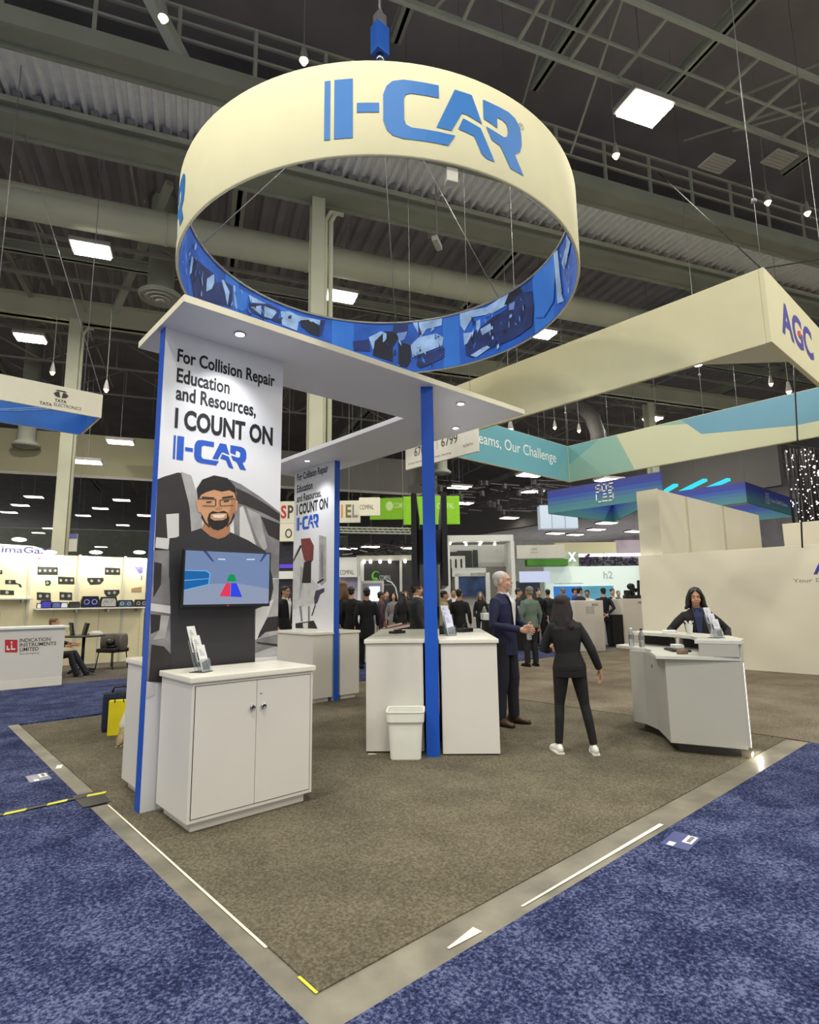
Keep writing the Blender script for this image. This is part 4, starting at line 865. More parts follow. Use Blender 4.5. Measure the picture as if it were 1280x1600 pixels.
# ------------------------------------------------------------------ people
SKIN = {'fair': M('skin_fair', (218, 172, 146), .5, var=.05, scale=12), 'tan': M('skin_tan', (196, 146, 114), .5, var=.05, scale=12), 'brown': M('skin_brown', (160, 112, 84), .5, var=.05, scale=12)}
HAIRM = {'white': M('hair_white', (206, 202, 194), .6, var=.15, scale=60, bump=.3), 'grey': M('hair_grey', (128, 124, 118), .6, var=.2, scale=60, bump=.3), 'black': M('hair_black', (22, 19, 19), .4, var=.3, scale=60, bump=.3, stretch=(6, 6, 1)), 'brown': M('hair_dark_brown', (34, 25, 22), .65, var=.35, scale=30, bump=.4, stretch=(6, 6, .8)), 'light': M('hair_light_brown', (112, 84, 58), .5, var=.3, scale=40, bump=.3, stretch=(6, 6, 1))}
def cloth(name, c): return M(name, c, .8, var=.14, scale=6, bump=.25, bscale=7)
CL = {'navy': cloth('navy_suit', (30, 34, 66)), 'navy2': cloth('navy_trousers', (22, 23, 38)), 'black': cloth('black_cloth', (20, 20, 21)), 'char': cloth('charcoal_cloth', (44, 45, 50)), 'tan': cloth('tan_jacket', (176, 158, 104)), 'sage': cloth('sage_shirt', (98, 116, 104)), 'blue': cloth('blue_shirt', (44, 74, 140)), 'white': cloth('white_shirt', (232, 230, 226)), 'plum': cloth('plum_top', (70, 50, 66)), 'grey': cloth('grey_top', (128, 124, 126)), 'indigo': cloth('indigo_blouse', (40, 48, 84))}
SHOE = {'black': M('black_shoe', (20, 18, 18), .35, var=.1), 'brown': M('brown_shoe', (74, 54, 34), .35, var=.3, scale=30), 'white': M('white_sneaker', (238, 236, 228), .5, var=.03)}
lipm = M('lips', (168, 98, 88), .5, var=.05); eye_w = M('eye_white', (226, 222, 216), .2, var=.01); iris_m = M('eye_iris', (46, 34, 28), .2, var=.05); mus = M('glasses_frame', (70, 60, 54), .3, var=.05)

def person(label, loc, face, H=1.75, skin='tan', hair='black', style='short', top='black', trousers='black', shoes='black', arms=None, feet=None, knees=None, hip=(0, 0, .93), chest=(0, 0, 0),
           headyaw=0.0, headpitch=0.0, female=False, shirt=None, hem=.84, vox=.016, hero=False, stout=1.0, group=None, cat='person', belt=True, collar=None, glasses=False):
    s = H/1.75
    t = thing('person', label, cat, loc, face, group)
    V_ = lambda p: Vector(p)*s
    hp = Vector(hip); ch = Vector(chest)
    sw = .152 if female else .182
    sh = {'L': Vector((sw, .01, 1.405))+ch, 'R': Vector((-sw, .01, 1.405))+ch}
    arm = {'L': [(sw+.065, .04, 1.14), (sw+.075, -.04, .90)], 'R': [(-sw-.065, .04, 1.14), (-sw-.075, -.04, .90)]}
    hand_dir = {'L': (0, -.1, -1), 'R': (0, -.1, -1)}
    if arms:
        for k, v in arms.items():
            arm[k] = v[:2]
            if len(v) > 2: hand_dir[k] = v[2]
    ft = {'L': (.11, 0, 0), 'R': (-.11, 0, 0)}
    if feet: ft.update(feet)
    hj = {'L': hp+Vector((.09, 0, -.02)), 'R': hp+Vector((-.09, 0, -.02))}
    kn = {}
    for k in 'LR':
        f_ = Vector((ft[k][0], ft[k][1], .09+(ft[k][2] if len(ft[k]) > 2 else 0)))
        kn[k] = (hj[k]*.5+f_*.5)+Vector((0, -.03, .02))
    if knees: kn.update({k: Vector(v) for k, v in knees.items()})
    nb = Vector((0, .02, 1.47))+ch
    hc = Vector((0, -.005, 1.635))+ch
    HM = Matrix.Translation(hc*s) @ Matrix.Rotation(headyaw, 4, 'Z') @ Matrix.Rotation(headpitch, 4, 'X') @ Matrix.Scale(s*(1.0 if not female else .95), 4)
    # ---- the body: one continuous skin
    b = MB()
    b.ell((0, .015, .03), (.075, .094, .085), 18, 12, HM); b.ell((0, -.028, -.045), (.058, .066, .074), 18, 12, HM)
    b.ell((0, -.058, -.098), (.028, .028, .022), 12, 8, HM)
    tmp = MB(); tmp.tube([(0, -.082, .012), (0, -.104, -.022), (0, -.100, -.034)], [.009, .016, .012], 8); b._merge(tmp.bm, HM)
    for sx in (-1, 1): b.ell((sx*.077, .012, -.015), (.011, .022, .033), 10, 8, HM); b.ell((sx*.035, -.070, -.035), (.026, .022, .022), 10, 8, HM)
    b.ell((0, -.072, .030), (.052, .020, .012), 12, 8, HM); b.ell((0, -.086, -.060), (.024, .012, .012), 10, 8, HM)
    neck_r = .050 if female else .060
    b.tube([V_(nb+Vector((0, .01, -.08))), V_(nb), HM @ Vector((0, .012, -.05))], [neck_r*1.25*s, neck_r*s, neck_r*.95*s], 14)
    mid = (hp+nb)/2
    b.tube([V_(hp+Vector((0, 0, -.08))), V_(hp+Vector((0, 0, .06))), V_(mid), V_(nb+Vector((0, 0, -.14))), V_(nb+Vector((0, .0, -.03)))], [(.13*s, .085*s), (.14*s, .095*s), (.12*s, .085*s), (.15*s, .095*s), (.07*s, .06*s)], 16, ref=(1, 0, 0))
    hands = []
    for k in 'LR':
        e, w = Vector(arm[k][0]), Vector(arm[k][1])
        b.tube([V_(nb+Vector((0, 0, -.06))), V_(sh[k]), V_(e), V_(w)], [.035*s, .036*s, .034*s, .027*s], 10)
        f_ = Vector((ft[k][0], ft[k][1], (ft[k][2] if len(ft[k]) > 2 else 0)+.07))
        b.tube([V_(hj[k]), V_(kn[k]), V_(f_), V_(f_+Vector((0, -.11, -.04)))], [.07*s, .048*s, .030*s, .018*s], 10)
        # hand: palm, four unequal bent fingers, a thumb from the side of the palm
        d = Vector(hand_dir[k]).normalized(); fore = (w-e).normalized()
        side = d.cross(Vector((1 if k == 'L' else -1, 0, 0)))
        if side.length < .3: side = d.cross(Vector((0, 0, 1)))
        side.normalize(); pn = side.cross(d).normalized()
        inward = Vector((-1 if k == 'L' else 1, 0, 0)) if abs(d.z) > .6 else Vector((0, 0, -1))
        if pn.dot(inward) < 0: pn = -pn
        fwd_ = Vector((0, -1, 0)) if abs(d.z) > .6 else Vector((0, 0, 1))
        if side.dot(fwd_) < 0: side = -side
        hands.append((w, d, side, pn))
        b.tube([V_(w-d*.01), V_(w+d*.03), V_(w+d*.075), V_(w+d*.092)], [(.026*s, .020*s), (.036*s, .016*s), (.041*s, .014*s), (.038*s, .012*s)], 12, ref=side)
    fingers = MB()
    for w, d, side, pn in hands:
        fb = b if vox <= .007 else fingers
        for q, (off, L) in enumerate(((.030, .072), (.010, .082), (-.010, .076), (-.030, .060))):
            p0 = w+d*.080+side*off; p1 = w+d*(.092+L*.35)+side*off*1.12+pn*.006; p2 = w+d*(.092+L*.66)+side*off*1.14+pn*.022; p3 = w+d*(.092+L*.85)+side*off*1.12+pn*.042
            fb.tube([V_(p0), V_(p1), V_(p2), V_(p3)], [.0092*s, .0088*s, .0082*s, .0068*s], 8)
        q0 = w+d*.022+side*.026; fb.tube([V_(q0), V_(q0+side*.026+d*.022+pn*.008), V_(q0+side*.034+d*.05+pn*.018), V_(q0+side*.032+d*.072+pn*.026)], [.012*s, .0115*s, .0095*s, .0075*s], 8)
    me = fuse(b, vox, 2)
    if len(fingers.bm.verts):
        bm = bmesh.new(); bm.from_mesh(me)
        fm = bpy.data.meshes.new('f'); fingers.bm.to_mesh(fm); bm.from_mesh(fm); bm.to_mesh(me); bm.free(); bpy.data.meshes.remove(fm)
    fingers.bm.free()
    body = obj('body', me, SKIN[skin], t)
    # ---- face details
    def hpart(name, m_, mat, par=body):
        bm_ = m_.bm
        for v in bm_.verts: v.co = HM @ v.co
        return m_.build(name, mat, par)
    for sx in (-1, 1):
        m_ = MB(); m_.ell((sx*.031, -.0835, .008), (.0125, .009, .0065), 10, 6); ey = hpart('eye', m_, eye_w)
        m_ = MB(); m_.ell((sx*.031, -.0905, .008), (.0058, .0035, .006), 8, 6); hpart('iris', m_, iris_m, t)
        m_ = MB(); m_.tube([(sx*.014, -.0925, .027), (sx*.032, -.0915, .032), (sx*.050, -.080, .026)], [(.003, .004), (.003, .005), (.002, .003)], 6); hpart('eyebrow', m_, HAIRM['grey' if hair == 'white' else ('black' if hair != 'light' else 'light')])
    m_ = MB(); m_.ell((0, -.0945, -.060), (.023, .008, .006), 12, 6); hpart('lips', m_, lipm)
    if glasses:
        m_ = MB()
        for sx in (-1, 1): m_.tube([(sx*.032+.021*math.cos(a*PI/6), -.106, .006+.016*math.sin(a*PI/6)) for a in range(12)], .0016, 5, closed=True); m_.tube([(sx*.053, -.104, .010), (sx*.080, -.02, .010), (sx*.080, .01, .004)], .0016, 5)
        m_.tube([(-.011, -.106, .008), (.011, -.106, .008)], .0016, 5); hpart('spectacles', m_, mus)
    # ---- hair
    m_ = MB()
    hv = max(vox*.6, .006)
    if style == 'short': m_.ell((0, .026, .046), (.083, .100, .082), 20, 14, HM); m_.ell((0, .070, -.015), (.066, .048, .06), 14, 10, HM)
    elif style == 'thin': m_.ell((0, .034, .046), (.0795, .098, .0745), 20, 14, HM); m_.ell((0, .068, -.015), (.070, .044, .055), 14, 10, HM)
    elif style == 'long':
        m_.ell((0, .030, .042), (.088, .103, .086), 20, 14, HM)
        rh = random.Random(4)
        for q in range(13):
            t_ = q/12*2-1; ax = math.sin(t_*1.35); ln = .40-.07*abs(t_)+rh.uniform(-.05, .05); wv = rh.uniform(-.02, .02)
            tm = MB(); tm.tube([(ax*.045, .03+.02*(1-abs(t_)), .102), (ax*.076, .036+.050*(1-abs(t_)), .060), (ax*.090, .040+.058*(1-abs(t_)), .0), (ax*.108+wv*.3, .045+.065*(1-abs(t_)), -.10), (ax*.125-wv, .060+.060*(1-abs(t_)), -.20), (ax*.128+wv, .066+.055*(1-abs(t_)), -.20-(ln-.2)*.55), (ax*.112-wv*.6, .070+.05*(1-abs(t_)), -ln)], [.024, .030, .032, .034, .033, .027, .010], 9); m_._merge(tm.bm, HM)
    elif style == 'bob':
        m_.ell((0, .036, .044), (.086, .098, .083), 20, 14, HM)
        rh = random.Random(8)
        for q in range(9):
            t_ = q/8*2-1; ax = math.sin(t_*1.3)
            tm = MB(); tm.tube([(ax*.05, .06, .07), (ax*.090, .045+.04*(1-abs(t_)), -.02), (ax*.104, .045+.04*(1-abs(t_)), -.10), (ax*.112, .045+.045*(1-abs(t_)), -.165+rh.uniform(-.02, .02))], [.032, .034, .034, .018], 9); m_._merge(tm.bm, HM)
        for sx in (-1, 1):
            tm = MB(); tm.tube([(sx*.010, -.058, .104), (sx*.046, -.064, .078), (sx*.078, -.040, .025), (sx*.090, -.018, -.045), (sx*.100, -.020, -.11), (sx*.125, -.022, -.155), (sx*.150, -.02, -.165)], [.012, .017, .020, .026, .032, .026, .010], 10); m_._merge(tm.bm, HM)
    hm_ = fuse(m_, hv*(1 if vox < .01 else 1.2), 5 if vox < .01 else 1)
    obj('hair', hm_, HAIRM[hair], t)
    # ---- clothes
    st_ = stout
    b = MB()
    hz_ = hem
    cx = ch.x; wst = (.125 if female else .145)*st_
    def lerp_c(z): return hp.xy.to_3d()+ (nb-Vector((0, .02, 0))-hp.xy.to_3d()).xy.to_3d()*max(0, min(1, (z-.93)/(1.45-.93)))
    zs = [(hz_, .166*st_ if female else .17*st_, .122*st_), (.95, .168*st_ if female else .165*st_, .125*st_), (1.10, wst, .108*st_), (1.25, (.15 if female else .172)*st_, .122*st_), (1.37, (.165 if female else .19)*st_, .115*st_), (1.45, .12, .085), (1.485, .072, .066)]
    sit = hp.z < .8
    if sit: zs = [(z_-.93+hp.z if z_ < 1.2 else z_, a, c_) for z_, a, c_ in zs[1:]]; zs = [(z_ if i < 2 else z_, a, c_) for i, (z_, a, c_) in enumerate(zs)]
    pts = [lerp_c(z_ if not sit else z_)+Vector((0, .008, z_ + (ch.z if z_ > 1.2 else 0))) for z_, a, c_ in zs]
    b.tube([V_(p) for p in pts], [(a*s, c_*s) for z_, a, c_ in zs], 22, ref=(1, 0, 0))
    for k in 'LR':
        e, w = Vector(arm[k][0]), Vector(arm[k][1])
        b.tube([V_(nb+Vector((sh[k].x*.35-ch.x*.35, 0, -.075))), V_(sh[k]+Vector((0, 0, -.018))), V_(sh[k].lerp(e, .45)), V_(e), V_(e.lerp(w, .5)), V_(w-(w-e).normalized()*.012)], [.058*s, .064*s*(.88 if female else 1), .061*s*(.9 if female else 1), .053*s, .047*s, .039*s], 14)
    me = fuse(b, vox, 4); obj('jacket' if shirt else 'top', me, CL[top], t)
    if shirt:
        m_ = MB(); fr_ = frame((ch.x*s, 0, 0), (1, 0, 0), Z)
        vv = [(-.062, 1.49), (-.03, 1.47), (0, 1.465), (.03, 1.47), (.062, 1.49), (.05, 1.38), (.022, 1.18), (0, 1.04), (-.022, 1.18), (-.05, 1.38)]
        yy = lambda z_: -(.078 if z_ > 1.44 else .116*st_ if z_ > 1.3 else .120*st_)-.006
        fo = [Vector((x, yy(z_)+ch.y, z_+ch.z)) for x, z_ in vv]
        m_.face([V_(p) for p in fo]).normal_update(); bmesh.ops.triangulate(m_.bm, faces=list(m_.bm.faces))
        m_.tube([V_(nb+Vector((.05*math.cos(a), -.012+.058*math.sin(a), .0+.03*(1 if math.sin(a) > -.3 else .2)))) for a in [k*PI/6 for k in range(12)]], .016*s, 8, closed=True)
        for sx in (-1, 1): m_.tube([V_(ch+Vector((sx*.046, -.072, 1.492))), V_(ch+Vector((sx*.03, -.104, 1.445)))], [(.02*s, .008*s), (.012*s, .005*s)], 8)
        o_ = m_.build('shirt', CL[shirt], t)
    b = MB()
    b.tube([V_(hp+Vector((0, .005, -.10))), V_(hp+Vector((0, .008, .0))), V_(hp+Vector((0, .005, .10)))], [((.165 if female else .155)*s*st_, .115*s*st_), ((.172 if female else .16)*s*st_, .122*s*st_), (.14*s*st_, .105*s*st_)], 18, ref=(1, 0, 0))
    tr = (.090, .057, .043) if female else (.092, .072, .064)
    for k in 'LR':
        f_ = Vector((ft[k][0], ft[k][1], (ft[k][2] if len(ft[k]) > 2 else 0)+(.075 if not female else .10)))
        b.tube([V_(hj[k]+Vector((0, 0, .02))), V_(hj[k].lerp(kn[k], .4)), V_(kn[k]), V_(kn[k].lerp(f_, .35)+Vector((0, .012, 0))), V_(f_)], [tr[0]*s*st_, tr[0]*.92*s, tr[1]*s, tr[1]*.95*s, tr[2]*s], 14)
    me = fuse(b, vox, 3); obj('trousers', me, CL[trousers], t)
    for k in 'LR':
        m_ = MB(); x, y = ft[k][0], ft[k][1]; z0 = ft[k][2] if len(ft[k]) > 2 else 0
        out = .02 if k == 'L' else -.02
        m_.tube([V_((x, y+.085, z0+.03)), V_((x, y+.06, z0+.045)), V_((x, y, z0+.052)), V_((x+out, y-.08, z0+.040)), V_((x+out*1.6, y-.15, z0+.030)), V_((x+out*1.7, y-.185, z0+.022))], [(.025*s, .025*s), (.036*s, .05*s), (.040*s, .058*s), (.046*s, .040*s), (.042*s, .030*s), (.024*s, .018*s)], 14, ref=(1, 0, 0))
        for v in m_.bm.verts: v.co.z = max(v.co.z, (z0)*s)
        shoe = m_.build('shoe', SHOE[shoes], t)
        m_ = MB(); m_.prism([V_(p)[:2] for p in [(x-.038, y+.085), (x+.038, y+.085), (x+.05+out, y-.10), (x+.035+out*1.7, y-.185), (x-.03+out*1.7, y-.185), (x-.048+out, y-.10)]], z0*s, (z0+.016)*s); m_.build('sole', SHOE['white' if shoes == 'white' else 'black'], shoe)
    return t, hands, s

# the man in the navy suit, hands together around a bottle
man, mh, ms = person('man with white hair in a navy suit holding a small water bottle', (4.47, 2.60, .008), R(9), H=1.90, skin='fair', hair='white', style='thin', top='navy', trousers='navy2', shoes='brown',
    arms={'L': [(.27, -.02, 1.14), (.065, -.27, 1.095), (-.75, -.55, .0)], 'R': [(-.26, -.0, 1.13), (-.085, -.26, 1.075), (.75, -.5, -.1)]}, feet={'L': (.11, -.02), 'R': (-.11, .03)}, headyaw=R(16), shirt='white', hem=.78, vox=.0065, hero=True, stout=1.08)
t = thing('water_bottle', 'small clear bottle held in the hands of the white-haired man', 'bottle', (0, 0, 0), 0)
fdir = Vector((math.sin(R(9)), -math.cos(R(9)), 0))
t.location = Vector((4.47, 2.60, 0))+fdir*.345; t.location.z = 1.05
b = MB(); b.lathe([(.026, 0), (.030, .01), (.030, .10), (.012, .15), (.012, .16)], n=14); b.build('flask', M('clear_bottle', (226, 232, 232), .08, alpha=.75), t)
b = MB(); b.lathe([(.014, .155), (.014, .18)], n=12); b.build('cap', leaf_white, t)
# the woman in black seen from behind, weight on one leg
person('woman in black with long dark hair and white sneakers seen from behind', (3.86, 1.30, .008), R(138), H=1.585, skin='tan', hair='brown', style='long', top='black', trousers='black', shoes='white',
    arms={'L': [(.25, -.06, 1.13), (.13, -.27, 1.10), (-.5, -.8, .1)], 'R': [(-.265, .06, 1.13), (-.36, .02, .90), (-.18, -.2, -1)]}, feet={'R': (-.235, .05), 'L': (.135, -.02)}, hip=(-.02, 0, .93), chest=(.01, 0, 0), headyaw=R(-42), female=True, hem=.90, vox=.006, hero=True, stout=1.12)
# the woman behind the desk
person('woman with dark bob in a black jacket standing behind the reception desk', (6.04, .84, .008), R(-60), H=1.655, skin='tan', hair='black', style='bob', top='black', trousers='black', shoes='black',
    arms={'L': [(.34, .02, 1.20), (.30, -.20, 1.10), (-.3, -.95, -.15)], 'R': [(-.33, .0, 1.20), (-.30, -.22, 1.12), (.1, -1, -.1)]}, headpitch=R(12), headyaw=R(-4), female=True, shirt='indigo', vox=.0065, hero=True, stout=1.05)
# ------------------------------------------------------------------ neighbours: the big cream / teal hanging frame
def on_y(x, y, Y):
    d = ray(x, y); k = (Y-CAM.y)/d.y; return CAM+d*k
def on_x(x, y, X):
    d = ray(x, y); k = (X-CAM.x)/d.x; return CAM+d*k
AX0, AX1, AY0, AY1, AZ0, AZ1 = 6.02, 11.41, -.29, 5.93, 4.5, 5.45
fr_ = thing('suspended_sign', 'square hanging frame, cream outside and teal inside, with three purple capitals', 'hanging sign', (AX0, AY0, AZ0))
b = MB()
b.box(AX0, AX1, AY0, AY0+.06, AZ0, AZ1, .01); b.box(AX0, AX0+.06, AY0+.06, AY1, AZ0, AZ1, .01); b.box(AX1-.06, AX1, AY0+.06, AY1, AZ0, AZ1, .01); b.box(AX0+.06, AX1-.06, AY1-.06, AY1, AZ0, AZ1, .01)
b.build('fabric_walls', cream, fr_, True)
teal = M('teal_print', (104, 166, 182), .7, var=.12, scale=.35); teal2 = M('sea_green_print', (142, 180, 166), .7, var=.05, scale=.5); creamp = M('cream_print', (202, 204, 174), .7, var=.03, scale=.5); sky = M('sky_print', (108, 156, 180), .7, var=.08, scale=.4); teal_d = M('deep_teal_print', (112, 168, 170), .7, var=.03)
b = MB(); f1 = frame((AX0+.07, AY1-.061, AZ0), (1, 0, 0), Z); L1 = AX1-AX0-.14
b.mi = 0; b.poly(f1, [(0, .01), (L1, .01), (L1, .94), (0, .94)], .001)
b.mi = 4; b.poly(f1, [(L1-.55, .01), (L1, .01), (L1, .94)], .002)
f2 = frame((AX1-.061, AY1-.07, AZ0), (0, -1, 0), Z); L2 = AY1-AY0-.14
b.mi = 1; b.poly(f2, [(0, .01), (L2, .01), (L2, .94), (0, .94)], .001)
b.mi = 2; b.poly(f2, [(1.35, .94), (2.3, .94), (L2, .28), (L2, .01), (1.75, .01)], .002)
b.mi = 3; b.poly(f2, [(2.9, .94), (L2, .94), (L2, .30), (5.0, .30), (3.3, .52)], .003)
b.mi = 4; b.poly(f2, [(0, .94), (.9, .94), (0, .45)], .002)
b.build('printed_lining', [teal, teal2, creamp, sky, teal_d], fr_, True)
b = MB(); text(b, 'Your Dreams, Our Challenge', f1, .55, .34, 4.15, .34, .0, .004); b.build('lining_slogan', wall_pure, fr_, True)
a0, a1 = on_y(1217, 470, AY0), on_y(1271, 552, AY0)
f3 = frame((a0.x, AY0, 0), (1, 0, 0), Z); z0_, z1_ = on_y(1219, 516, AY0).z, on_y(1218, 466, AY0).z; wA = a1.x-a0.x
lett = M('sign_purple', (76, 66, 158), .6, var=.03)
b = MB(); text(b, 'AGC', f3, 0, z0_, wA, z1_-z0_, .03, .003); b.build('lettering', lett, fr_, True)
b = MB(); q = wA*.5; b.poly(f3, [(q, z0_+(z1_-z0_)*.40), (q+wA*.10, z0_+(z1_-z0_)*.40), (q+wA*.10, z0_+(z1_-z0_)*.62), (q, z0_+(z1_-z0_)*.52)], .005); b.build('red_accent', M('sign_red', (226, 70, 60), .6, var=.03), fr_, True)
b = MB(); b.prism([(AX0+.06, AY0+.06), (AX0+.9, AY0+.06), (AX0+.06, AY0+.9)], AZ0+.02, AZ0+.05); b.build('corner_gusset', steel_pale, fr_, True)
for x, y in ((AX0+.03, AY0+.03), (AX0+.03, 3.4), (AX1-.03, AY1-.03), (9.4, AY0+.03), (AX1-.03, 2.5)):
    b = MB(); b.tube([(x, y, AZ1), (x, y, AZ1+.9), (x, y, 14.58)], [.005, .005, .005], 6); b.ell((x, y, AZ1+.9), .035, 8, 6); b.build('hanging_wire', wire, fr_, True)
b = MB(); b.tube([(AX0+.03, AY0+.03, AZ1), (10.6, 2.7, 11)], .008, 6); b.build('guy_wire', ink, fr_, True)
b = MB(); b.tube([(AX0+.03, AY0+.03, AZ1), (9.0, -1.0, 6.6), (12, -1.4, 8.0)], .008, 6); b.build('guy_wire', ink, fr_, True)
b = MB(); b.tube([at(1240, 560, 9.0), at(1247, 700, 9.0), at(1254, 856, 9.0)], .012, 8)
tag(b.build('hanging_cable', black), 'black cable hanging down in front of the teal banner at right', 'cable')

# hanging aisle sign
sg = thing('aisle_sign', 'white hanging number sign reading 6799 beside the canopy tip', 'sign', (5.45, 4.2, 3.9))
ya, yb = on_x(634, 735, 5.45), on_x(747, 708, 5.45)
b = MB(); b.box(5.45, 5.49, yb.y, ya.y, 3.92, 4.52, .004); b.build('board', M('sign_white', (236, 232, 216), .6, var=.02), sg, True)
f4 = frame((5.45, ya.y, 3.92), (0, -1, 0), Z); ws = ya.y-yb.y
sink = M('sign_ink', (84, 82, 80), .6, var=.05)
for s_, x_, y_, w_, h_, bo in (('6799', .53, .235, .22, .17, .012), ('6700', .14, .20, .2, .17, .012), ('Global Automotive Electronics Standing', .04, .07, .62, .045, 0), ('NORTH', .82, .12, .12, .05, .004)):
    b = MB(); text(b, s_, f4, ws*x_, y_, ws*w_, h_, bo, .003); b.build('printed_line', sink, sg, True)
b = MB(); b.poly(f4, [(ws*.47, .22), (ws*.475, .22), (ws*.475, .40), (ws*.47, .40)], .003); b.build('divider', sink, sg, True)
b = MB()
for y_ in (yb.y+.15, ya.y-.15):
    b = MB(); b.tube([(5.47, y_, 4.52), (5.47, y_, 14.58)], .004, 6); b.build('wire', wire, sg, True)

# gradient banners with rounded letters
def banner(name, label, x0, x1, y0, y1, z0, z1, mats, th=.06):
    t = thing(name, label, 'hanging sign', (x0, y0, z0), 0)
    b = MB(); n = len(mats)
    for i in range(n):
        za, zb = z0+(z1-z0)*i/n, z0+(z1-z0)*(i+1)/n
        b.mi = i
        for (p0, p1, q0, q1) in ((x0, x1, y0, y0+th), (x0, x1, y1-th, y1), (x0, x0+th, y0+th, y1-th), (x1-th, x1, y0+th, y1-th)): b.box(p0, p1, q0, q1, za, zb)
    b.build('fabric_walls', mats, t, True)
    b = MB()
    for x, y in ((x0, y0), (x0, y1), (x1, y0), (x1, y1)):
        b = MB(); b.tube([(x, y, z1), (x, y, 14.58)], .006, 6); b.build('wire', wire, t, True)
    return t
gm = [M('banner_teal', (82, 142, 150), .6, var=.03), M('banner_teal_b', (78, 134, 156), .6, var=.03), M('banner_mid', (72, 118, 166), .6, var=.03), M('banner_blue', (62, 96, 172), .6, var=.03), M('banner_deep', (54, 72, 166), .6, var=.03), M('banner_top', (62, 70, 150), .6, var=.03)]
t = thing('hanging_banner', 'blue to teal hanging banner with rounded white lettering, left of the white tower', 'hanging sign', (15.71, 9.52, 4.5))
b = MB(); tri = [Vector((15.71, 9.52, 0)), Vector((15.71, 5.45, 0)), Vector((19.75, 9.25, 0))]
for i in range(len(gm)):
    b.mi = i
    for p, q in ((tri[0], tri[1]), (tri[1], tri[2]), (tri[2], tri[0])): b.bar(p+Z*(4.5+.135*(i+.5)), q+Z*(4.5+.135*(i+.5)), .05, .135)
b.build('fabric_walls', gm, t, True)
for p in tri:
    b = MB(); b.tube([p+Z*5.31, p+Z*14.58], .007, 6); b.build('wire', wire, t, True)
f5 = frame((15.683, 9.52, 4.5), (0, -1, 0), Z)
def stroke(b, fr, pts, w, d=.006):
    pts = [Vector((p[0], p[1])) for p in pts]
    for p, q in zip(pts, pts[1:]):
        n = Vector((-(q-p).y, (q-p).x)).normalized()*w/2; e = (q-p).normalized()*w*.35
        b.poly(fr, [(p-e-n)[:], (q+e-n)[:], (q+e+n)[:], (p-e+n)[:]], d)
def sos(fr, x, y, s, parent):
    b = MB(); w = .075*s
    S_ = lambda ox: [(ox+.26*s, .98*s), (ox+.04*s, .98*s), (ox, .94*s), (ox, .82*s), (ox+.04*s, .78*s), (ox+.22*s, .78*s), (ox+.26*s, .74*s), (ox+.26*s, .62*s), (ox+.22*s, .58*s), (ox, .58*s)]
    for pts in (S_(0), [(.40*s, .60*s), (.40*s, .94*s), (.44*s, .98*s), (.62*s, .98*s), (.66*s, .94*s), (.66*s, .64*s), (.62*s, .60*s), (.40*s, .60*s)], S_(.80*s),
        [(0, .44*s), (0, .06*s), (.05*s, .0), (.26*s, 0)], [(.46*s, .42*s), (.62*s, .42*s)], [(.42*s, .24*s), (.66*s, .24*s)], [(.36*s, .02*s), (.68*s, .0)],
        [(.80*s, .44*s), (1.02*s, .44*s), (1.06*s, .40*s), (1.06*s, .04*s), (1.02*s, 0), (.78*s, 0)], [(.84*s, .22*s), (1.04*s, .22*s)]):
        stroke(b, fr, [(x+p[0], y+p[1]) for p in pts], w)
    b.build('lettering', wall_pure, parent, True)
sos(f5, 1.90, .16, .56, t)
t = banner('hanging_banner', 'farther blue hanging banner with small white lettering, right of the cyan bars', 22.2, 28.4, 5.2, 9.3, 5.0, 5.80, gm)
sos(frame((22.2, 5.2, 5.0), (1, 0, 0), Z), 2.2, .22, .40, t)
b = MB(); text(b, 'Your LiDAR Solution', frame((22.2, 5.2, 5.0), (1, 0, 0), Z), 2.8, .30, 2.2, .16, 0, .006); b.build('slogan', wall_pure, t, True)
cy = glow('cyan_light', (60, 214, 240), 1.2)
for i, (x0, y0, x1, y1) in enumerate([(1041, 767, 1056, 758), (1060, 771, 1102, 750), (1077, 776, 1139, 749)]):
    p, q = at(x0, y0, 27), at(x1, y1, 25)
    b = MB(); b.bar(p, q, .20, .12); o = b.build('light_bar', cy)
    tag(o, ['shortest of the three slanted cyan light bars, leftmost', 'middle one of the three slanted cyan light bars', 'longest of the three slanted cyan light bars, rightmost'][i], 'light bar', 'cyan light bars')

# white tower and walls of the neighbour at right
t = thing('booth_wall', 'tall white booth wall with pilasters behind the reception desk', 'booth wall', (12.35, 4.05, 0))
b = MB(); b.box(12.35, 19.6, 4.08, 4.58, 0, 4.16, .01)
b.box(12.33, 12.36, 4.06, 4.60, 0, 4.17)
b.build('wall', wall_white, t, True)
b = MB()
for x in (13.9, 16.4): b.box(x, x+.10, 4.05, 4.08, 0, 4.14)
b.build('joints', M('wall_shadowline', (210, 204, 182), .7, var=.03), t, True)
t = thing('booth_wall', 'lower white booth wall behind the woman, with grey slogan at right', 'booth wall', (12.25, 0, 0))
b = MB(); b.box(12.22, 12.32, -7, 4.62, 0, 2.55, .008); b.build('wall', wall_white, t, True)
f6 = frame((12.22, 0, 0), (0, -1, 0), Z)
y_a, y_b = on_x(1240, 912, 12.22).y, on_x(1282, 912, 12.22).y
b = MB(); text(b, 'Your Dreams, Our Challenge', f6, -y_a, 1.78, 1.95, .10, .002, .003); b.build('slogan', M('grey_lettering', (150, 148, 146), .6, var=.03), t, True)
b = MB(); text(b, 'AGC', f6, -on_x(1271, 895, 12.22).y, 1.95, .95, .28, .02, .003); b.build('lettering', lett, t, True)
t = thing('booth_wall', 'low white wall end further back at the right picture edge', 'booth wall', (17, 2, 0))
b = MB(); b.box(17, 17.12, -6, 2.75, 0, 3.52, .01); b.box(17.12, 22, 2.63, 2.75, 0, 3.5, .01); b.build('wall', wall_white, t, True)
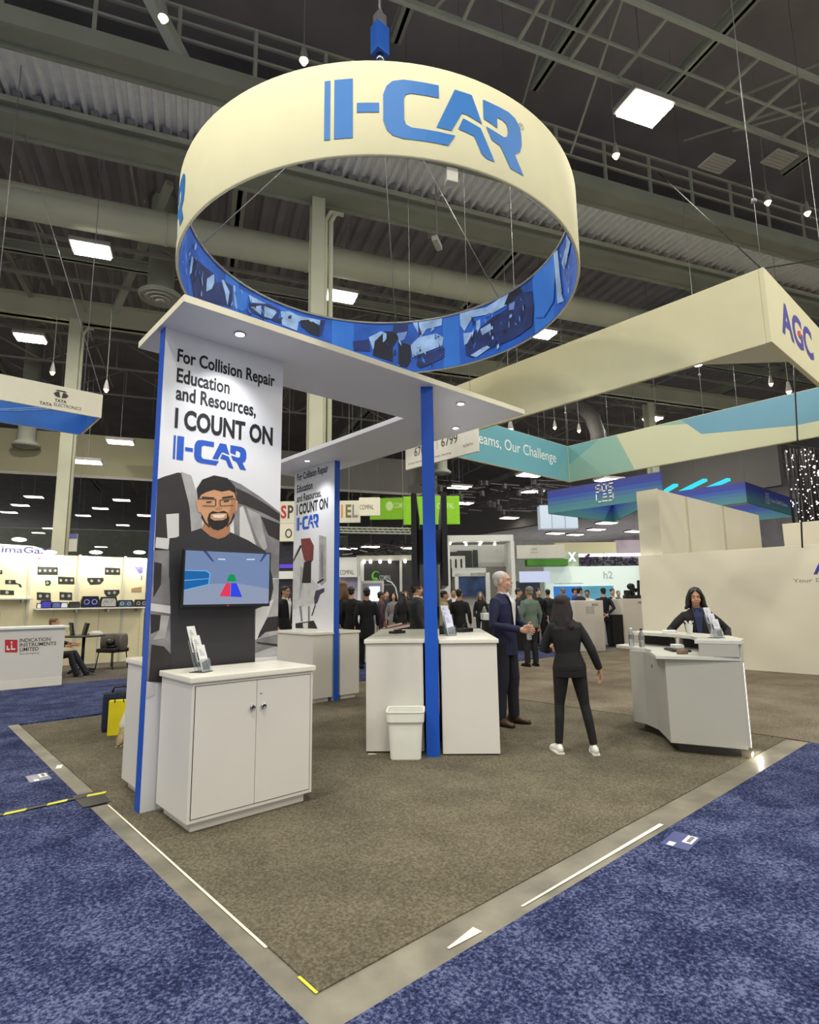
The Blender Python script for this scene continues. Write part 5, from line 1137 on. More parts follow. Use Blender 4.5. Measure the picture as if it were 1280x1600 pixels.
# bead curtain of little lamps
t = thing('bead_curtain', 'dark curtain of sparkling lights at the right edge behind the cable', 'light curtain', at(1262, 822, 20))
o_ = at(1262, 822, 20); sp = MB(); dk_ = MB(); rnd = random.Random(5)
for i in range(26):
    q = o_+_r0*rnd.uniform(-.45, 1.2)+Vector((.67, .74, 0))*rnd.uniform(-.3, .3)
    dk_.tube([q, q+Z*2.75], .03, 5)
    for k in range(7): sp.ell(q+Z*rnd.uniform(.05, 2.7)+_r0*rnd.uniform(-.02, .02)-FW*.035, rnd.uniform(.012, .024), 6, 5)
dk_.build('strands', M('dark_strand', (44, 34, 34), .6, var=.2), t, True)
o = sp.build('lamps', far_glow, t, True); o['kind'] = 'stuff'

# ------------------------------------------------------------------ slabs: booth elements standing square to the aisle's end
def bay(name, label, cat, x, y, d, group=None):
    p = at(x, y, d)
    return thing(name, label, cat, p, -YAW, group), p, d/FPX
def slab(name, label, cat, x0, x1, y0, y1, d, th, mat, part='board', group=None, foot=False):
    """a board whose seen face spans x0..x1, y0..y1 of the survey at d metres; local x right, y away, z up"""
    t, p, k = bay(name, label, cat, x0, y1, d, group)
    w, h = (x1-x0)*k, (y1-y0)*k
    b = MB(); b.box(0, w, 0, th, -p.z if foot else 0, h, min(.01, th*.2)); b.build(part, mat, t)
    if name.startswith('hanging'):
        for x_ in (.1*w, .9*w):
            b = MB(); b.tube([(x_, th/2, h), (x_, th/2, 14.55-p.z)], .006, 6); b.build('wire', wire, t)
    return t, frame((0, 0, 0), (1, 0, 0), Z), w, h, k
def boxpart(t, name, mat, px, d, y0=0.0, th=.1, base=(0, 0), rel=None):
    x0, x1, ya, yb = px; k = d/FPX
    b = MB(); b.box((x0-base[0])*k, (x1-base[0])*k, y0, y0+th, (base[1]-yb)*k, (base[1]-ya)*k); return b.build(name, mat, t)
green = M('green_banner', (140, 204, 28), .6, var=.05); green2 = M('dark_green_banner', (80, 150, 50), .6, var=.05)
t, f, w, h, k = slab('hanging_banner', 'bright green hanging banner between the second blue edge and the blue post', 'hanging sign', 578, 646, 778, 812, 25, .1, green)
b = MB(); text(b, 'COMPAL', f, w*.55, h*.52, w*.34, h*.26, .01, .004); b.ell((w*.45, 0, h*.62), (h*.18, .01, h*.22)); b.build('lettering', M('pale_green_print', (214, 240, 170), .6, var=.03), t)
t, f, w, h, k = slab('hanging_banner', 'bright green hanging banner right behind the blue post', 'hanging sign', 631, 719, 775, 820, 22, .1, green)
b = MB(); text(b, 'COMPAL', f, w*.60, h*.55, w*.30, h*.2, .01, .004); b.build('lettering', M('pale_green_print', (214, 240, 170), .6, var=.03), t)
bw = M('banner_white', (232, 228, 206), .6, var=.02)
t, f, w, h, k = slab('hanging_banner', 'small white hanging banner with dark lettering touching the green banner', 'hanging sign', 561, 594, 777, 806, 21, .1, bw)
b = MB(); text(b, 'COMPAL', f, w*.04, h*.34, w*.66, h*.26, .0, .004); b.build('lettering', M('banner_ink', (60, 58, 54), .6, var=.05), t)
t, f, w, h, k = slab('hanging_banner', 'white hanging banner with coloured capital letters behind the painter panel', 'hanging sign', 436, 563, 783, 818, 22, .1, bw)
for ch_, xx, col in (('S', .02, (206, 48, 70)), ('P', .105, (90, 70, 66)), ('I', .765, (226, 150, 60)), ('E', .82, (130, 120, 70)), ('L', .90, (150, 150, 150))):
    b = MB(); text(b, ch_, f, w*xx, h*.22, w*(.07 if ch_ != 'I' else .022), h*.6, .03, .004); b.build('letter', M('letter_%d_%d' % col[:2], col, .6, var=.03), t)
t, f, w, h, k = slab('booth_header', 'white box sign with an oval mark behind the painter panel, below the coloured letters', 'sign', 436, 460, 818, 846, 20.0, .3, bw)
b = MB(); b.tube([(w*.62+.10*math.cos(a), -.004, h*.45+.14*math.sin(a)) for a in [i*PI/8 for i in range(16)]], .02, 6, closed=True); b.build('mark', M('banner_ink', (60, 58, 54), .6, var=.05), t)
t, f, w, h, k = slab('booth_back_wall', 'dark wall with purple lit shelf seen left of the painter panel', 'booth wall', 436, 462, 845, 935, 20, .2, M('violet_dark', (40, 36, 54), .5, var=.2), 'wall', None, True)
boxpart(t, 'lit_shelf', glow('violet_glow', (120, 90, 220), .8), (436, 462, 882, 888), 20, -.05, .05, (436, 935)); boxpart(t, 'white_display', wall_pure, (436, 462, 893, 905), 20, -.1, .1, (436, 935))
boxpart(t, 'white_counter', wall_pure, (436, 462, 965, 1005), 20, -.6, .5, (436, 935))
# grey gantry over the centre
b = MB()
for i in range(3): b.bar(at(530, 824+i*4, 24), at(642, 826+i*4, 24), .08, .06)
for i in range(14): b.bar(at(532+i*8, 824, 24), at(538+i*8, 833, 24), .04, .04)
for x_ in (545, 630): b.tube([at(x_, 825, 24), at(x_, 825, 24)+Z*10.2], .01, 6)
tag(b.build('lighting_truss', steel_grey), 'grey lighting truss below the green banners', 'truss')
b = MB(); rnd = random.Random(9)
for i in range(60):
    p = at(rnd.uniform(528, 650), rnd.uniform(848, 872), rnd.uniform(34, 44)); b.bar(p, p+Vector((rnd.uniform(-1, 1), rnd.uniform(-1, 1), rnd.uniform(-.3, .3))), .07, .07)
for i in range(70):
    p = at(rnd.uniform(665, 855), rnd.uniform(748, 800), rnd.uniform(26, 31)); q = HU*rnd.uniform(.5, 2.2) if i % 2 else HV*rnd.uniform(.5, 2.2); b.bar(p, p+q+Z*rnd.uniform(-.1, .1), .04, .04)
    if i % 3 == 0: b.box(p.x-.08, p.x+.08, p.y-.08, p.y+.08, p.z-.25, p.z)
o = b.build('stage_rigging', M('rigging_dark', (70, 66, 68), .6, var=.2)); tag(o, 'tangle of rigging and lamps above the centre booths', 'rigging', None, 'stuff')
# dark screen booth with leaf logo
t, f, w, h, k = slab('booth_back_wall', 'dark booth wall with a green leaf logo left of the blue post', 'booth wall', 566, 642, 876, 945, 27, .3, M('booth_charcoal', (58, 58, 60), .5, var=.1), 'wall', None, True)
b = MB(); text(b, 'COMPAL', f, w*.36, h*.55, w*.24, h*.11, .01, .006); text(b, 'experience the next move', f, w*.2, h*.42, w*.48, h*.05, 0, .006); b.build('lettering', M('logo_pale', (196, 210, 214), .5, var=.03), t)
b = MB(); b.tube([(w*.28+.20*math.cos(a)*(1-.05*i), -.01, h*.63+.26*math.sin(a)*(1-.05*i)) for i, a in enumerate([.6+j*.5 for j in range(11)])], [.02+.008*j for j in range(11)], 8); b.build('leaf_mark', M('leaf_green', (110, 196, 70), .5, var=.05), t)
boxpart(t, 'white_post', wall_pure, (625, 629, 876, 945), 27, -.1, .1, (566, 945)); boxpart(t, 'white_post', wall_pure, (563, 569, 876, 945), 27, -.1, .1, (566, 945))
boxpart(t, 'header', M('header_white', (220, 218, 206), .6, var=.03), (558, 644, 869, 877), 27, -.3, .3, (566, 945))
b = MB()
for x_ in (570, 580, 595, 610, 634):
    b = MB(); b.ell(((x_-566)*k, -.32, (945-879)*k), .075, 10, 8); b.build('spot', far_glow, t)
t, f, w, h, k = slab('booth_header', 'white box sign with dark lettering right of the second blue edge', 'sign', 529, 558, 871, 902, 23, 1.2, wall_pure)
b = MB(); text(b, 'COMPAL', f, w*.08, h*.12, w*.75, h*.24, .0, .005); b.build('lettering', M('banner_ink', (60, 58, 54), .6, var=.05), t)
t, f, w, h, k = slab('booth_back_wall', 'lilac booth wall behind the people at the second blue edge', 'booth wall', 529, 564, 902, 975, 23.2, .15, M('lilac_wall', (196, 190, 222), .6, var=.04), 'wall', None, True)
boxpart(t, 'frame', wall_pure, (560, 564, 902, 975), 23.2, -.3, .3, (529, 975))
t, f, w, h, k = slab('booth_screen', 'glowing white screen in a white frame among the crowd', 'screen', 564, 600, 908, 975, 24.5, .2, M('frame_cream', (220, 216, 204), .6, var=.03), 'frame', None, True)
boxpart(t, 'inner_wall', M('violet_grey', (150, 146, 170), .6, var=.05), (567, 597, 912, 975), 24.5, -.02, .02, (564, 975)); boxpart(t, 'screen', glow('screen_white', (226, 238, 255), 1.3), (577, 594, 917, 940), 24.5, -.06, .03, (564, 975))
b = MB(); b.tube([at(604, 907, 24), at(612, 910, 24), at(618, 918, 24), at(621, 930, 24), Vector((at(622, 940, 24).x, at(622, 940, 24).y, 0))], .03, 8); tag(b.build('arched_tube', wall_pure), 'thin pale arched tube in front of the dark leaf logo wall', 'tube')
# white booth between the post and the white-haired man
t, f, w, h, k = slab('booth_pavilion', 'white booth pavilion with a dark screen behind the white-haired man', 'booth', 693, 706, 837, 985, 24, 3.0, wall_pure, 'side_wall', None, True)
B0 = (693, 985)
boxpart(t, 'header', wall_pure, (693, 808, 836, 846), 24, 0, .5, B0); boxpart(t, 'side_wall', wall_pure, (803, 809, 846, 985), 24, 0, 2, B0)
boxpart(t, 'back_wall', M('pavilion_grey_wall', (206, 206, 202), .6, var=.03), (706, 803, 846, 985), 24, 1.6, .2, B0)
dgl = M('dark_green_glass', (36, 44, 44), .3, var=.1)
for r_ in ((706, 722, 858, 884), (722, 747, 856, 884), (749, 757, 855, 884), (705, 712, 874, 922)): boxpart(t, 'dark_window', dgl, r_, 24, 1.5, .1, B0)
boxpart(t, 'grey_panel', M('pavilion_grey', (132, 128, 122), .6, var=.05), (762, 806, 884, 985), 24, 1.4, .15, B0)
for r_ in ((705, 734, 866, 871), (711, 717, 871, 886), (720, 726, 871, 886), (729, 734, 871, 886), (712, 768, 886, 900), (716, 774, 894, 900), (716, 722, 900, 945), (767, 774, 900, 945)): boxpart(t, 'white_lattice', wall_pure, r_, 24, 1.1, .25, B0)
sc_ = boxpart(t, 'screen', M('blue_dark_screen', (24, 44, 76), .3, emit=.6, var=.6, scale=2.2), (722, 767, 901, 932), 24, 1.25, .1, B0)
b = MB()
for x_, y_ in ((707, 844), (707, 848), (731, 846), (733, 850), (755, 850), (757, 847), (779, 850)):
    b = MB(); b.ell(((x_-693)*k, .2, (985-y_)*k), .06, 10, 8); b.build('spot', far_glow, t)
t, f, w, h, k = slab('booth_beam', 'long white beam header right of the white pavilion', 'booth header', 808, 884, 852, 873, 28, .6, M('header_white', (220, 218, 206), .6, var=.03))
b = MB(); text(b, 'ARE', f, w*.30, h*.62, w*.12, h*.16, .01, .005); text(b, 'Alliance', f, w*.29, h*.40, w*.15, h*.12, 0, .005); b.build('lettering', M('grey_lettering', (150, 148, 146), .6, var=.03), t)
t, f, w, h, k = slab('booth_beam', 'dark green beam header under the white beam', 'booth header', 824, 888, 874, 884, 30, .6, green2)
t, f, w, h, k = slab('booth_screen', 'pale lilac lit screen behind the man in the sage shirt', 'screen', 813, 860, 893, 910, 29, .2, glow('lilac_screen', (212, 220, 248), .9))
t, f, w, h, k = slab('booth_back_wall', 'dark green wall behind the man in the sage shirt', 'booth wall', 808, 846, 909, 960, 29.2, .2, M('slate_wall', (62, 72, 76), .6, var=.08), 'wall', None, True)
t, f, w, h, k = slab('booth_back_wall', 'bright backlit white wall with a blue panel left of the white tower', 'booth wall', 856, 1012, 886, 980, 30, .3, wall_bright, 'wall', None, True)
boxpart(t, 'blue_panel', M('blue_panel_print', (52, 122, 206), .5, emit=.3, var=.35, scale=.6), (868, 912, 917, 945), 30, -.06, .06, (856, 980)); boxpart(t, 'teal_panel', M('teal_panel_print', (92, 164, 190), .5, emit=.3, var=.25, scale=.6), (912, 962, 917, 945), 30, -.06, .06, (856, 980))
b = MB(); text(b, 'the global automotive semiconductor', f, (870-856)*k, (980-914)*k, 46*k, 2.6*k, .01, .005); b.build('lettering', M('banner_ink', (60, 58, 54), .6, var=.05), t)
b = MB(); text(b, 'h2', f, (948-856)*k, (980-906)*k, 15*k, 12*k, .02, .005); b.build('wall_mark', M('pale_mark', (196, 216, 214), .5, var=.03), t)
t, f, w, h, k = slab('booth_beam', 'long white light beam over the backlit wall', 'booth header', 903, 1006, 865, 870, 31, .2, glow('beam_white', (238, 236, 250), 1.3))
b = MB(); rnd = random.Random(21)
for i in range(90):
    p = at(rnd.uniform(905, 1004), rnd.uniform(871, 885), rnd.uniform(31, 33)); b.bar(p, p+Vector((rnd.uniform(-.4, .4), rnd.uniform(-.4, .4), rnd.uniform(-.25, .25))), .10, .10)
tag(b.build('stage_rigging', M('violet_steel', (70, 64, 84), .5, var=.2)), 'dark lamps and rigging along the backlit wall top', 'rigging', None, 'stuff')
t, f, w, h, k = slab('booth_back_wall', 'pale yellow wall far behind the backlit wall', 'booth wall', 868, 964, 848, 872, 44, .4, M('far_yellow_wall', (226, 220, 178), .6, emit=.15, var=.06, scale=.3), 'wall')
t, f, w, h, k = slab('booth_back_wall', 'pale lilac wall far behind, right of the grey column', 'booth wall', 964, 1008, 844, 872, 45, .4, M('far_lilac_wall', (190, 178, 192), .6, var=.06), 'wall')
t, f, w, h, k = slab('booth_sign', 'glowing white and green letters sign left of the light beam', 'sign', 880, 905, 862, 886, 30.5, .2, M('green_white', (190, 214, 186), .6, var=.3, scale=3))
b = MB(); text(b, 'X', f, w*.35, h*.35, w*.5, h*.6, .06, .01); b.build('lettering', glow('beam_white', (238, 236, 250), 1.3), t)
t, f, w, h, k = slab('hanging_banner', 'pale blue lit banner below the left end of the blue to teal banner', 'hanging sign', 845, 904, 789, 826, 24.5, .5, M('ice_banner', (206, 222, 240), .5, emit=.25, var=.05, scale=.6))
b = MB()
for x_ in (.3, .65): b.box(w*x_, w*x_+.03, -.01, 0, 0, h)
b.build('seams', M('ice_seam', (170, 190, 220), .5, var=.03), t)
# white pedestals of the neighbour
ped = M('pedestal_white', (224, 218, 212), .5, var=.02)
def pedestal(label, x0, x1, ybot, d, h):
    p = floor_at(x0, d); t = thing('display_pedestal', label, 'pedestal', p, -YAW, 'white pedestals'); k = d/FPX; w = (x1-x0)*k
    b = MB(); b.prism([(0, .25), (w*.32, 0), (w, 0), (w, .9), (0, .9)], 0, h, bev=.01); b.build('body', ped, t)
    b = MB(); f_ = frame((0, 0, 0), (1, 0, 0), Z); text(b, 'AGC', f_, w*.72, h-.16, w*.16, .07, .02, .004); b.build('lettering', M('banner_ink', (60, 58, 54), .6, var=.05), t)
    return t, w, k
t, w, k = pedestal('white pedestal right behind the woman in black', 877, 942, 1017, 17, 1.47)
b = MB(); b.box(w*.58, w*.78, -.004, 0, 1.08, 1.26); b.box(w*.57, w*.79, -.006, 0, 1.26, 1.30); b.build('info_sheet', M('sheet_grey', (190, 186, 182), .5, var=.1, scale=10), t)
t, w, k = pedestal('white pedestal left of the white tower with dark machine on top', 955, 1012, 1006, 18.6, 1.50)
b = MB(); b.box(-.02, w*.28, -.02, .4, 0, 1.0); b.build('dark_recess', ink, t)
p = at(990, 935, 19.0)
mt = thing('camera_rig', 'black machine with upright arm on the far pedestal', 'machine', (p.x, p.y, 1.50), -YAW)
b = MB(); b.box(-.28, .26, -.1, .2, 0, .12, .02); b.box(-.26, -.1, -.08, .15, .12, .28, .03); b.build('base', black, mt)
b = MB(); b.tube([(.0, 0, .12), (-.05, 0, .34), (.12, 0, .26)], .08, 10); b.ell((-.06, 0, .40), (.13, .1, .11)); b.build('head', black, mt)
b = MB(); b.bar((.18, 0, .1), (.20, 0, .60), .07, .07); b.build('arm', black, mt)
# table of samples and slanted rack in the middle distance
p = floor_at(755, 17.5); t = thing('sample_table', 'white topped table with black skirt and small samples behind the suited man', 'table', p, -YAW)
b = MB(); b.box(0, 1.5, 0, .8, .92, 1.12, .01); b.build('top', wall_pure, t)
b = MB(); b.box(.03, 1.47, .03, .77, 0, .92); b.build('skirt', ink, t)
smp = M('sample_grey', (140, 134, 130), .4, var=.5, scale=20)
rnd = random.Random(2)
for i in range(10):
    b = MB(); hh = rnd.uniform(.08, .22); b.box(-.05, .05, -.05, .05, 0, hh*.5, .01); b.ell((0, 0, hh*.55), (.05, .05, hh*.45), 10, 7)
    o = b.build('sample_piece', smp); o.location = p+_r0*(.1+i*.13)+Vector((.668, .743, 0))*rnd.uniform(.15, .6)+Z*1.12; tag(o, 'small grey sample piece on the white table behind the suited man', 'sample', 'samples on the white table')
p = floor_at(592, 12.5); t = thing('slanted_rack', 'dark slanted display table with pale edges left of the blue post', 'display table', p, -YAW)
b = MB(); b.obox((.42, .3, .98), .42, .28, .025, Vector((.985, 0, .17)), Vector((0, 1, 0)), Vector((-.17, 0, .985))); b.build('top', M('maroon_board', (74, 52, 52), .4, var=.15), t)
b = MB(); b.bar((.0, .0, .90), (.84, .0, 1.04), .02, .05); b.bar((.18, .0, .99), (.5, .0, 1.06), .05, .03); b.build('edge', M('pale_pink_edge', (222, 190, 182), .5, var=.04), t)
for x_ in (.1, .74): b = MB(); b.tube([(x_, .08, 0), (x_, .08, .96)], .03, 8); b.tube([(x_, .5, 0), (x_, .5, .96)], .03, 8); b.build('leg', steel_dark, t)
b = MB(); b.box(.15, .62, .0, .3, .55, .62); b.build('shelf', wall_pure, t)
b = MB(); b.prism([(-.05, -.05), (.05, -.05), (.05, .05), (-.05, .05)], 0, .35, bev=.02); o = b.build('yellow_bin', M('yellow_paper', (240, 222, 20), .5, var=.05)); o.location = floor_at(559, 15)+Z*.55
b = MB(); b.box(-.2, .2, -.2, .2, -.55, 0); b.build('stand', ped, o); tag(o, 'small yellow box on a white stand between two suited people', 'box')

# ------------------------------------------------------------------ the instruments booth at left
IY = 15.0
iw = thing('booth_wall', 'long white exhibition wall with dashboard pictures at the left', 'booth wall', (0, IY, 0))
b = MB()
b.box(-8, 3.95, IY, IY+.12, 0, 2.82, .004); b.box(3.85, 3.95, IY-.02, IY+2, 0, 2.82); b.build('wall', M('warm_booth_wall', (238, 228, 190), .6, var=.02), iw, True)
b = MB()
for x in (-.2, 1.17, 2.25, 3.37): b.box(x-.03, x+.03, IY-.035, IY, 0, 2.85)
for x in (.62, 1.75, 2.8): b.box(x-.012, x+.012, IY-.008, IY, 0, 1.4)
b.build('posts', M('wall_post', (206, 204, 188), .5, var=.03), iw, True)
def ipx(x, y): q = on_y(x, y, IY); return (q.x, q.z)
fi = frame((0, IY, 0), (1, 0, 0), Z)
dash = M('dashboard_dark', (48, 48, 46), .4, var=.25, scale=9); dial = M('dashboard_dial', (170, 170, 164), .4, var=.3, scale=30)
def zi(x, y): return (x*260/1280.0, 820+y*300/1477.0)
def ipoly(b, pts, d=.004): b.poly(fi, [ipx(*zi(*p)) for p in pts], d)
b = MB()
for x0, y0, x1, y1, n in ((287, 320, 445, 385, 4), (447, 398, 572, 456, 3), (283, 518, 390, 578, 2), (458, 516, 555, 578, 2), (806, 328, 924, 384, 3), (-30, 344, 18, 378, 1), (0, 500, 108, 540, 1)):
    b.mi = 0; ipoly(b, [(x0, y0), (x1, y0+6), (x1, y1+2), (x0, y1)])
    b.mi = 1
    for q in range(n):
        cx_ = x0+(x1-x0)*(q+.5)/n; cy_ = (y0+y1)/2; rr = min((x1-x0)/n*.26, 13)
        ipoly(b, [(cx_+rr*math.cos(a), cy_+rr*math.sin(a)) for a in [i*PI/5 for i in range(10)]], .007)
for pts in ([(670, 408), (795, 408), (798, 430), (770, 458), (695, 462), (672, 432)], [(800, 502), (918, 500), (920, 525), (895, 552), (820, 552), (802, 528)], [(345, 430), (385, 426), (394, 448), (380, 468), (350, 468)], [(40, 424), (118, 424), (122, 446), (160, 458), (170, 482), (152, 480), (140, 458), (40, 456)]):
    b.mi = 0; ipoly(b, pts)
b.mi = 1
for cx_, cy_ in ((705, 432), (760, 430), (840, 525), (880, 522), (365, 447), (75, 440)): ipoly(b, [(cx_+11*math.cos(a), cy_+11*math.sin(a)) for a in [i*PI/5 for i in range(10)]], .007)
b.mi = 2; ipoly(b, [(1030, 325), (1080, 320), (1120, 330), (1110, 370), (1070, 375), (1050, 350)]); ipoly(b, [(1085, 390), (1105, 392), (1100, 430), (1085, 425)])
b.mi = 3; ipoly(b, [(1010, 490), (1130, 470), (1130, 520), (1010, 520)]); b.mi = 4; ipoly(b, [(288, 250), (312, 250), (312, 268), (288, 268)]); b.mi = 1
for x0, y0, x1 in ((320, 255, 440), (120, 245, 205), (460, 300, 560), (680, 262, 760), (1030, 275, 1080)): ipoly(b, [(x0, y0), (x1, y0+2), (x1, y0+10), (x0, y0+8)])
b.build('product_pictures', [dash, dial, M('map_violet', (110, 104, 160), .5, var=.1), M('map_sand', (170, 140, 104), .5, var=.3, scale=9), M('brand_red', (196, 44, 52), .5, var=.03)], iw, True)
for x0, x1, z_, lb, yy in ((.62, 1.22, 1.72, 'short wall shelf at the left picture edge', .0), (1.30, 3.9, 1.46, 'long wall shelf carrying dashboard displays', 0)):
    t = thing('wall_shelf', lb, 'shelf', ((x0+x1)/2, IY-.18, z_)); b = MB()
    if x0 < 1: x0 = -4
    b.box(x0, x1, IY-.36, IY-.005, z_-.035, z_, .004); b.build('board', wall_pure, t, True)
    b = MB()
    for q in range(3 if x1 > 2 else 2): xx = x1-.2-q*.75; b.box(xx-.015, xx+.015, IY-.3, IY-.005, z_-.12, z_-.035)
    b.build('bracket', chrome, t, True)
screens = [(296, .09, 'white small display, first on the long wall shelf', wall_pure, .14), (350, .24, 'purple lit display second on the long wall shelf', glow('violet_screen', (86, 84, 190), .8), .20), (430, .2, 'bluish display third on the long wall shelf', glow('blue_screen', (120, 130, 190), .7), .16), (490, .16, 'white lit display in dark case on the long wall shelf', glow('white_screen', (226, 230, 236), .9), .15),
    (568, .26, 'small arched instrument cluster on the long wall shelf', dash, .16), (690, .42, 'large round-topped instrument cluster with blue dials on the long shelf', glow('cluster_blue', (60, 62, 120), .5), .30), (830, .42, 'large grey instrument cluster with pale rim on the long shelf', dial, .28), (960, .40, 'dark wide display with bright digits on the long shelf', glow('digit_screen', (90, 110, 140), .6), .19), (1080, .34, 'dark wide display next to the blue panel edge', dash, .20)]
for x_, w_, lb, mm, h_ in screens:
    q = on_y(*zi(x_, 640), IY-.18)
    t = thing('instrument_cluster', lb, 'instrument', (q.x, IY-.18, 1.46), 0, 'instruments on the shelf')
    b = MB(); b.prism([(-w_/2, 0), (w_/2, 0), (w_/2*1.02, h_*.6), (w_/2*.85, h_), (-w_/2*.85, h_), (-w_/2*1.02, h_*.6)], -.05, .05, Matrix.Rotation(PI/2, 4, 'X')); b.build('case', black, t)
    b = MB(); f_ = frame((0, -.05, 0), (1, 0, 0), Z); b.poly(f_, [(-w_*.42, h_*.12), (w_*.42, h_*.12), (w_*.42, h_*.62), (w_*.34, h_*.86), (-w_*.34, h_*.86), (-w_*.42, h_*.62)], .002); b.build('face', mm, t)
    if w_ > .29:
        b = MB()
        for s_ in (-.22, .22): b.tube([(w_*s_+h_*.2*math.cos(a), -.053, h_*.5+h_*.2*math.sin(a)) for a in [i*PI/6 for i in range(12)]], .008, 5, closed=True)
        b.build('dial', dial, t)
# header letters and lamps on the wall top
t = thing('booth_header', 'white rounded header with purple lettering on the left wall', 'sign', (-.3, IY+.5, 2.82))
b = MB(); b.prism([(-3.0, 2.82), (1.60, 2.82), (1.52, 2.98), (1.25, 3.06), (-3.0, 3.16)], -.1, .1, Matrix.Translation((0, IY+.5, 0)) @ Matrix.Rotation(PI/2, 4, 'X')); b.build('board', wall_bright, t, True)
b = MB(); q0, q1 = on_y(2, 862, IY+.4), on_y(80, 862, IY+.4)
text(b, 'imaGaX', frame((0, IY+.4, 0), (1, 0, 0), Z), q0.x, q0.z-.02, q1.x-q0.x, .17, .02, .005); b.build('lettering', M('violet_lettering', (70, 60, 130), .5, var=.03), t, True)
for x_, lb in ((30, 'left wall lamp above the rounded header'), (78, 'wall lamp at the right end of the rounded header'), (150, 'lit wall lamp over the dashboard pictures right of the column'), (218, 'lit wall lamp over the dashboard pictures beside the blue edge')):
    q = on_y(x_, 863 if x_ > 60 else 843, IY-.25)
    t = thing('wall_lamp', lb, 'lamp', q, 0, 'arm lamps on the left booth wall')
    b = MB(); b.ell((0, 0, 0), (.16, .07, .05)); b.build('head', glow('arm_lamp_glow', (255, 252, 240), 5), t)
    b = MB(); b.tube([(0, .03, .03), (0, .15, .07), (0, .30, -.02)], .012, 6); b.build('arm', chrome, t)
    lm = bpy.data.lights.new('arm_lamp', 'AREA'); lm.size = .3; lm.energy = 14; lm.color = (1, .95, .8); lo = bpy.data.objects.new('arm_lamp', lm); COL.objects.link(lo); lo.parent = t; lo.location = (0, -.05, -.08); lo.rotation_euler = (R(35), 0, 0)
t, f, w, h, k = slab('hanging_sign', 'small hanging white sign with blue top beside the left column', 'sign', 104, 119, 834, 862, 21, .05, bw)
b = MB(); b.box(0, w, -.004, 0, h*.72, h); b.build('blue_band', M('sign_blue', (110, 116, 176), .5, var=.03), t)
# desk with red square logo
ik = thing('counter_desk', 'white counter with red square logo and three dark text lines at left edge', 'counter', (.2, 11.05, 0))
b = MB(); b.box(-4, 1.24, 11.05, 11.6, .0, 1.10, .005); b.build('body', white, ik, True)
b = MB(); b.box(-4, 1.30, 11.0, 11.65, 1.10, 1.14, .006); b.build('top', wall_pure, ik, True)
b = MB(); b.box(-4, 1.245, 11.045, 11.05, 0, .16); b.build('base_board', white_top, ik, True)
fk = frame((0, 11.05, 0), (1, 0, 0), Z)
def kpx(x, y): q = on_y(x*260/1280.0, 820+y*300/1477.0, 11.05); return (q.x, q.z)
b = MB(); b.poly(fk, [kpx(38, 884), kpx(134, 884), kpx(134, 982), kpx(38, 982)], .003); b.build('logo_square', M('brand_red', (196, 44, 52), .5, var=.03), ik, True)
b = MB()
for p in ([(84, 896), (94, 896), (94, 916), (84, 916)], [(84, 924), (94, 924), (94, 950), (118, 950), (118, 962), (84, 962)], [(50, 930), (60, 930), (60, 952), (76, 952), (76, 964), (50, 964)]): b.poly(fk, [kpx(*q) for q in p], .005)
b.build('logo_mark', wall_pure, ik, True)
b = MB()
for s_, y_, x1 in (('INDICATION', 905, 386), ('INSTRUMENTS', 940, 430), ('LIMITED', 975, 296), ('Since the beginning', 1003, 298)):
    p, q = kpx(150, y_), kpx(x1, y_); text(b, s_, fk, p[0], p[1], q[0]-p[0], .070 if y_ < 1000 else .04, .012 if y_ < 1000 else 0, .003)
b.build('lettering', M('banner_ink', (60, 58, 54), .6, var=.05), ik, True)
# table, chair, laptop
tb = thing('round_table', 'dark round bistro table beside the white counter at left', 'table', (2.05, 13.1, .005))
b = MB(); b.lathe([(.42, .80), (.45, .81), (.45, .83), (.42, .84)], n=28); b.build('top', M('table_dark', (52, 46, 44), .4, var=.1), tb)
b = MB(); b.tube([(0, 0, .06), (0, 0, .80)], .035, 12); b.build('pole', black, tb)
for q in range(4):
    b = MB(); a = q*PI/2+.5; b.tube([(0, 0, .08), (.18*math.cos(a), .18*math.sin(a), .06), (.36*math.cos(a), .36*math.sin(a), .02)], .024, 8); b.build('foot', black, tb)
chair_grey = M('chair_fabric_grey', (98, 92, 88), .8, var=.1, scale=9)
cr = thing('armchair', 'grey tub chair standing right of the round table', 'chair', (2.78, 13.45, .005), R(-60))
b = MB(); b.tube([(.30*math.cos(a), .28*math.sin(a), .62) for a in [PI*(-.08+i*1.16/10) for i in range(11)]], [(.20, .04)]*11, 10, ref=(0, 0, 1)); b.build('tub_back', chair_grey, cr)
b = MB(); b.box(-.27, .27, -.25, .25, .38, .48, .04); b.build('seat', black, cr)
for sx in (-1, 1):
    for sy in (-1, 1): b = MB(); b.tube([(sx*.22, sy*.2, .40), (sx*.26, sy*.24, 0)], .013, 8); b.build('leg', black, cr)
b = MB(); b.box(-.02, .02, -.14, .14, 0, .30, .01, Matrix.Rotation(R(-10), 4, 'Y')); o = b.build('tablet_stand', black); o.location = (1.80, 13.05, .845); tag(o, 'left dark upright tablet on the round table', 'tablet')
b = MB(); b.box(-.03, .03, -.12, .12, 0, .28, .01, Matrix.Rotation(R(12), 4, 'Y')); o = b.build('tablet_stand', black); o.location = (2.02, 13.0, .845); tag(o, 'right dark upright tablet on the round table', 'tablet')
b = MB(); b.box(-.14, .14, -.1, .1, 0, .05, .01); b.box(-.08, .1, -.06, .08, .05, .08); o = b.build('papers', paper); o.location = (2.27, 13.05, .845); tag(o, 'white papers lying on the round table', 'papers')
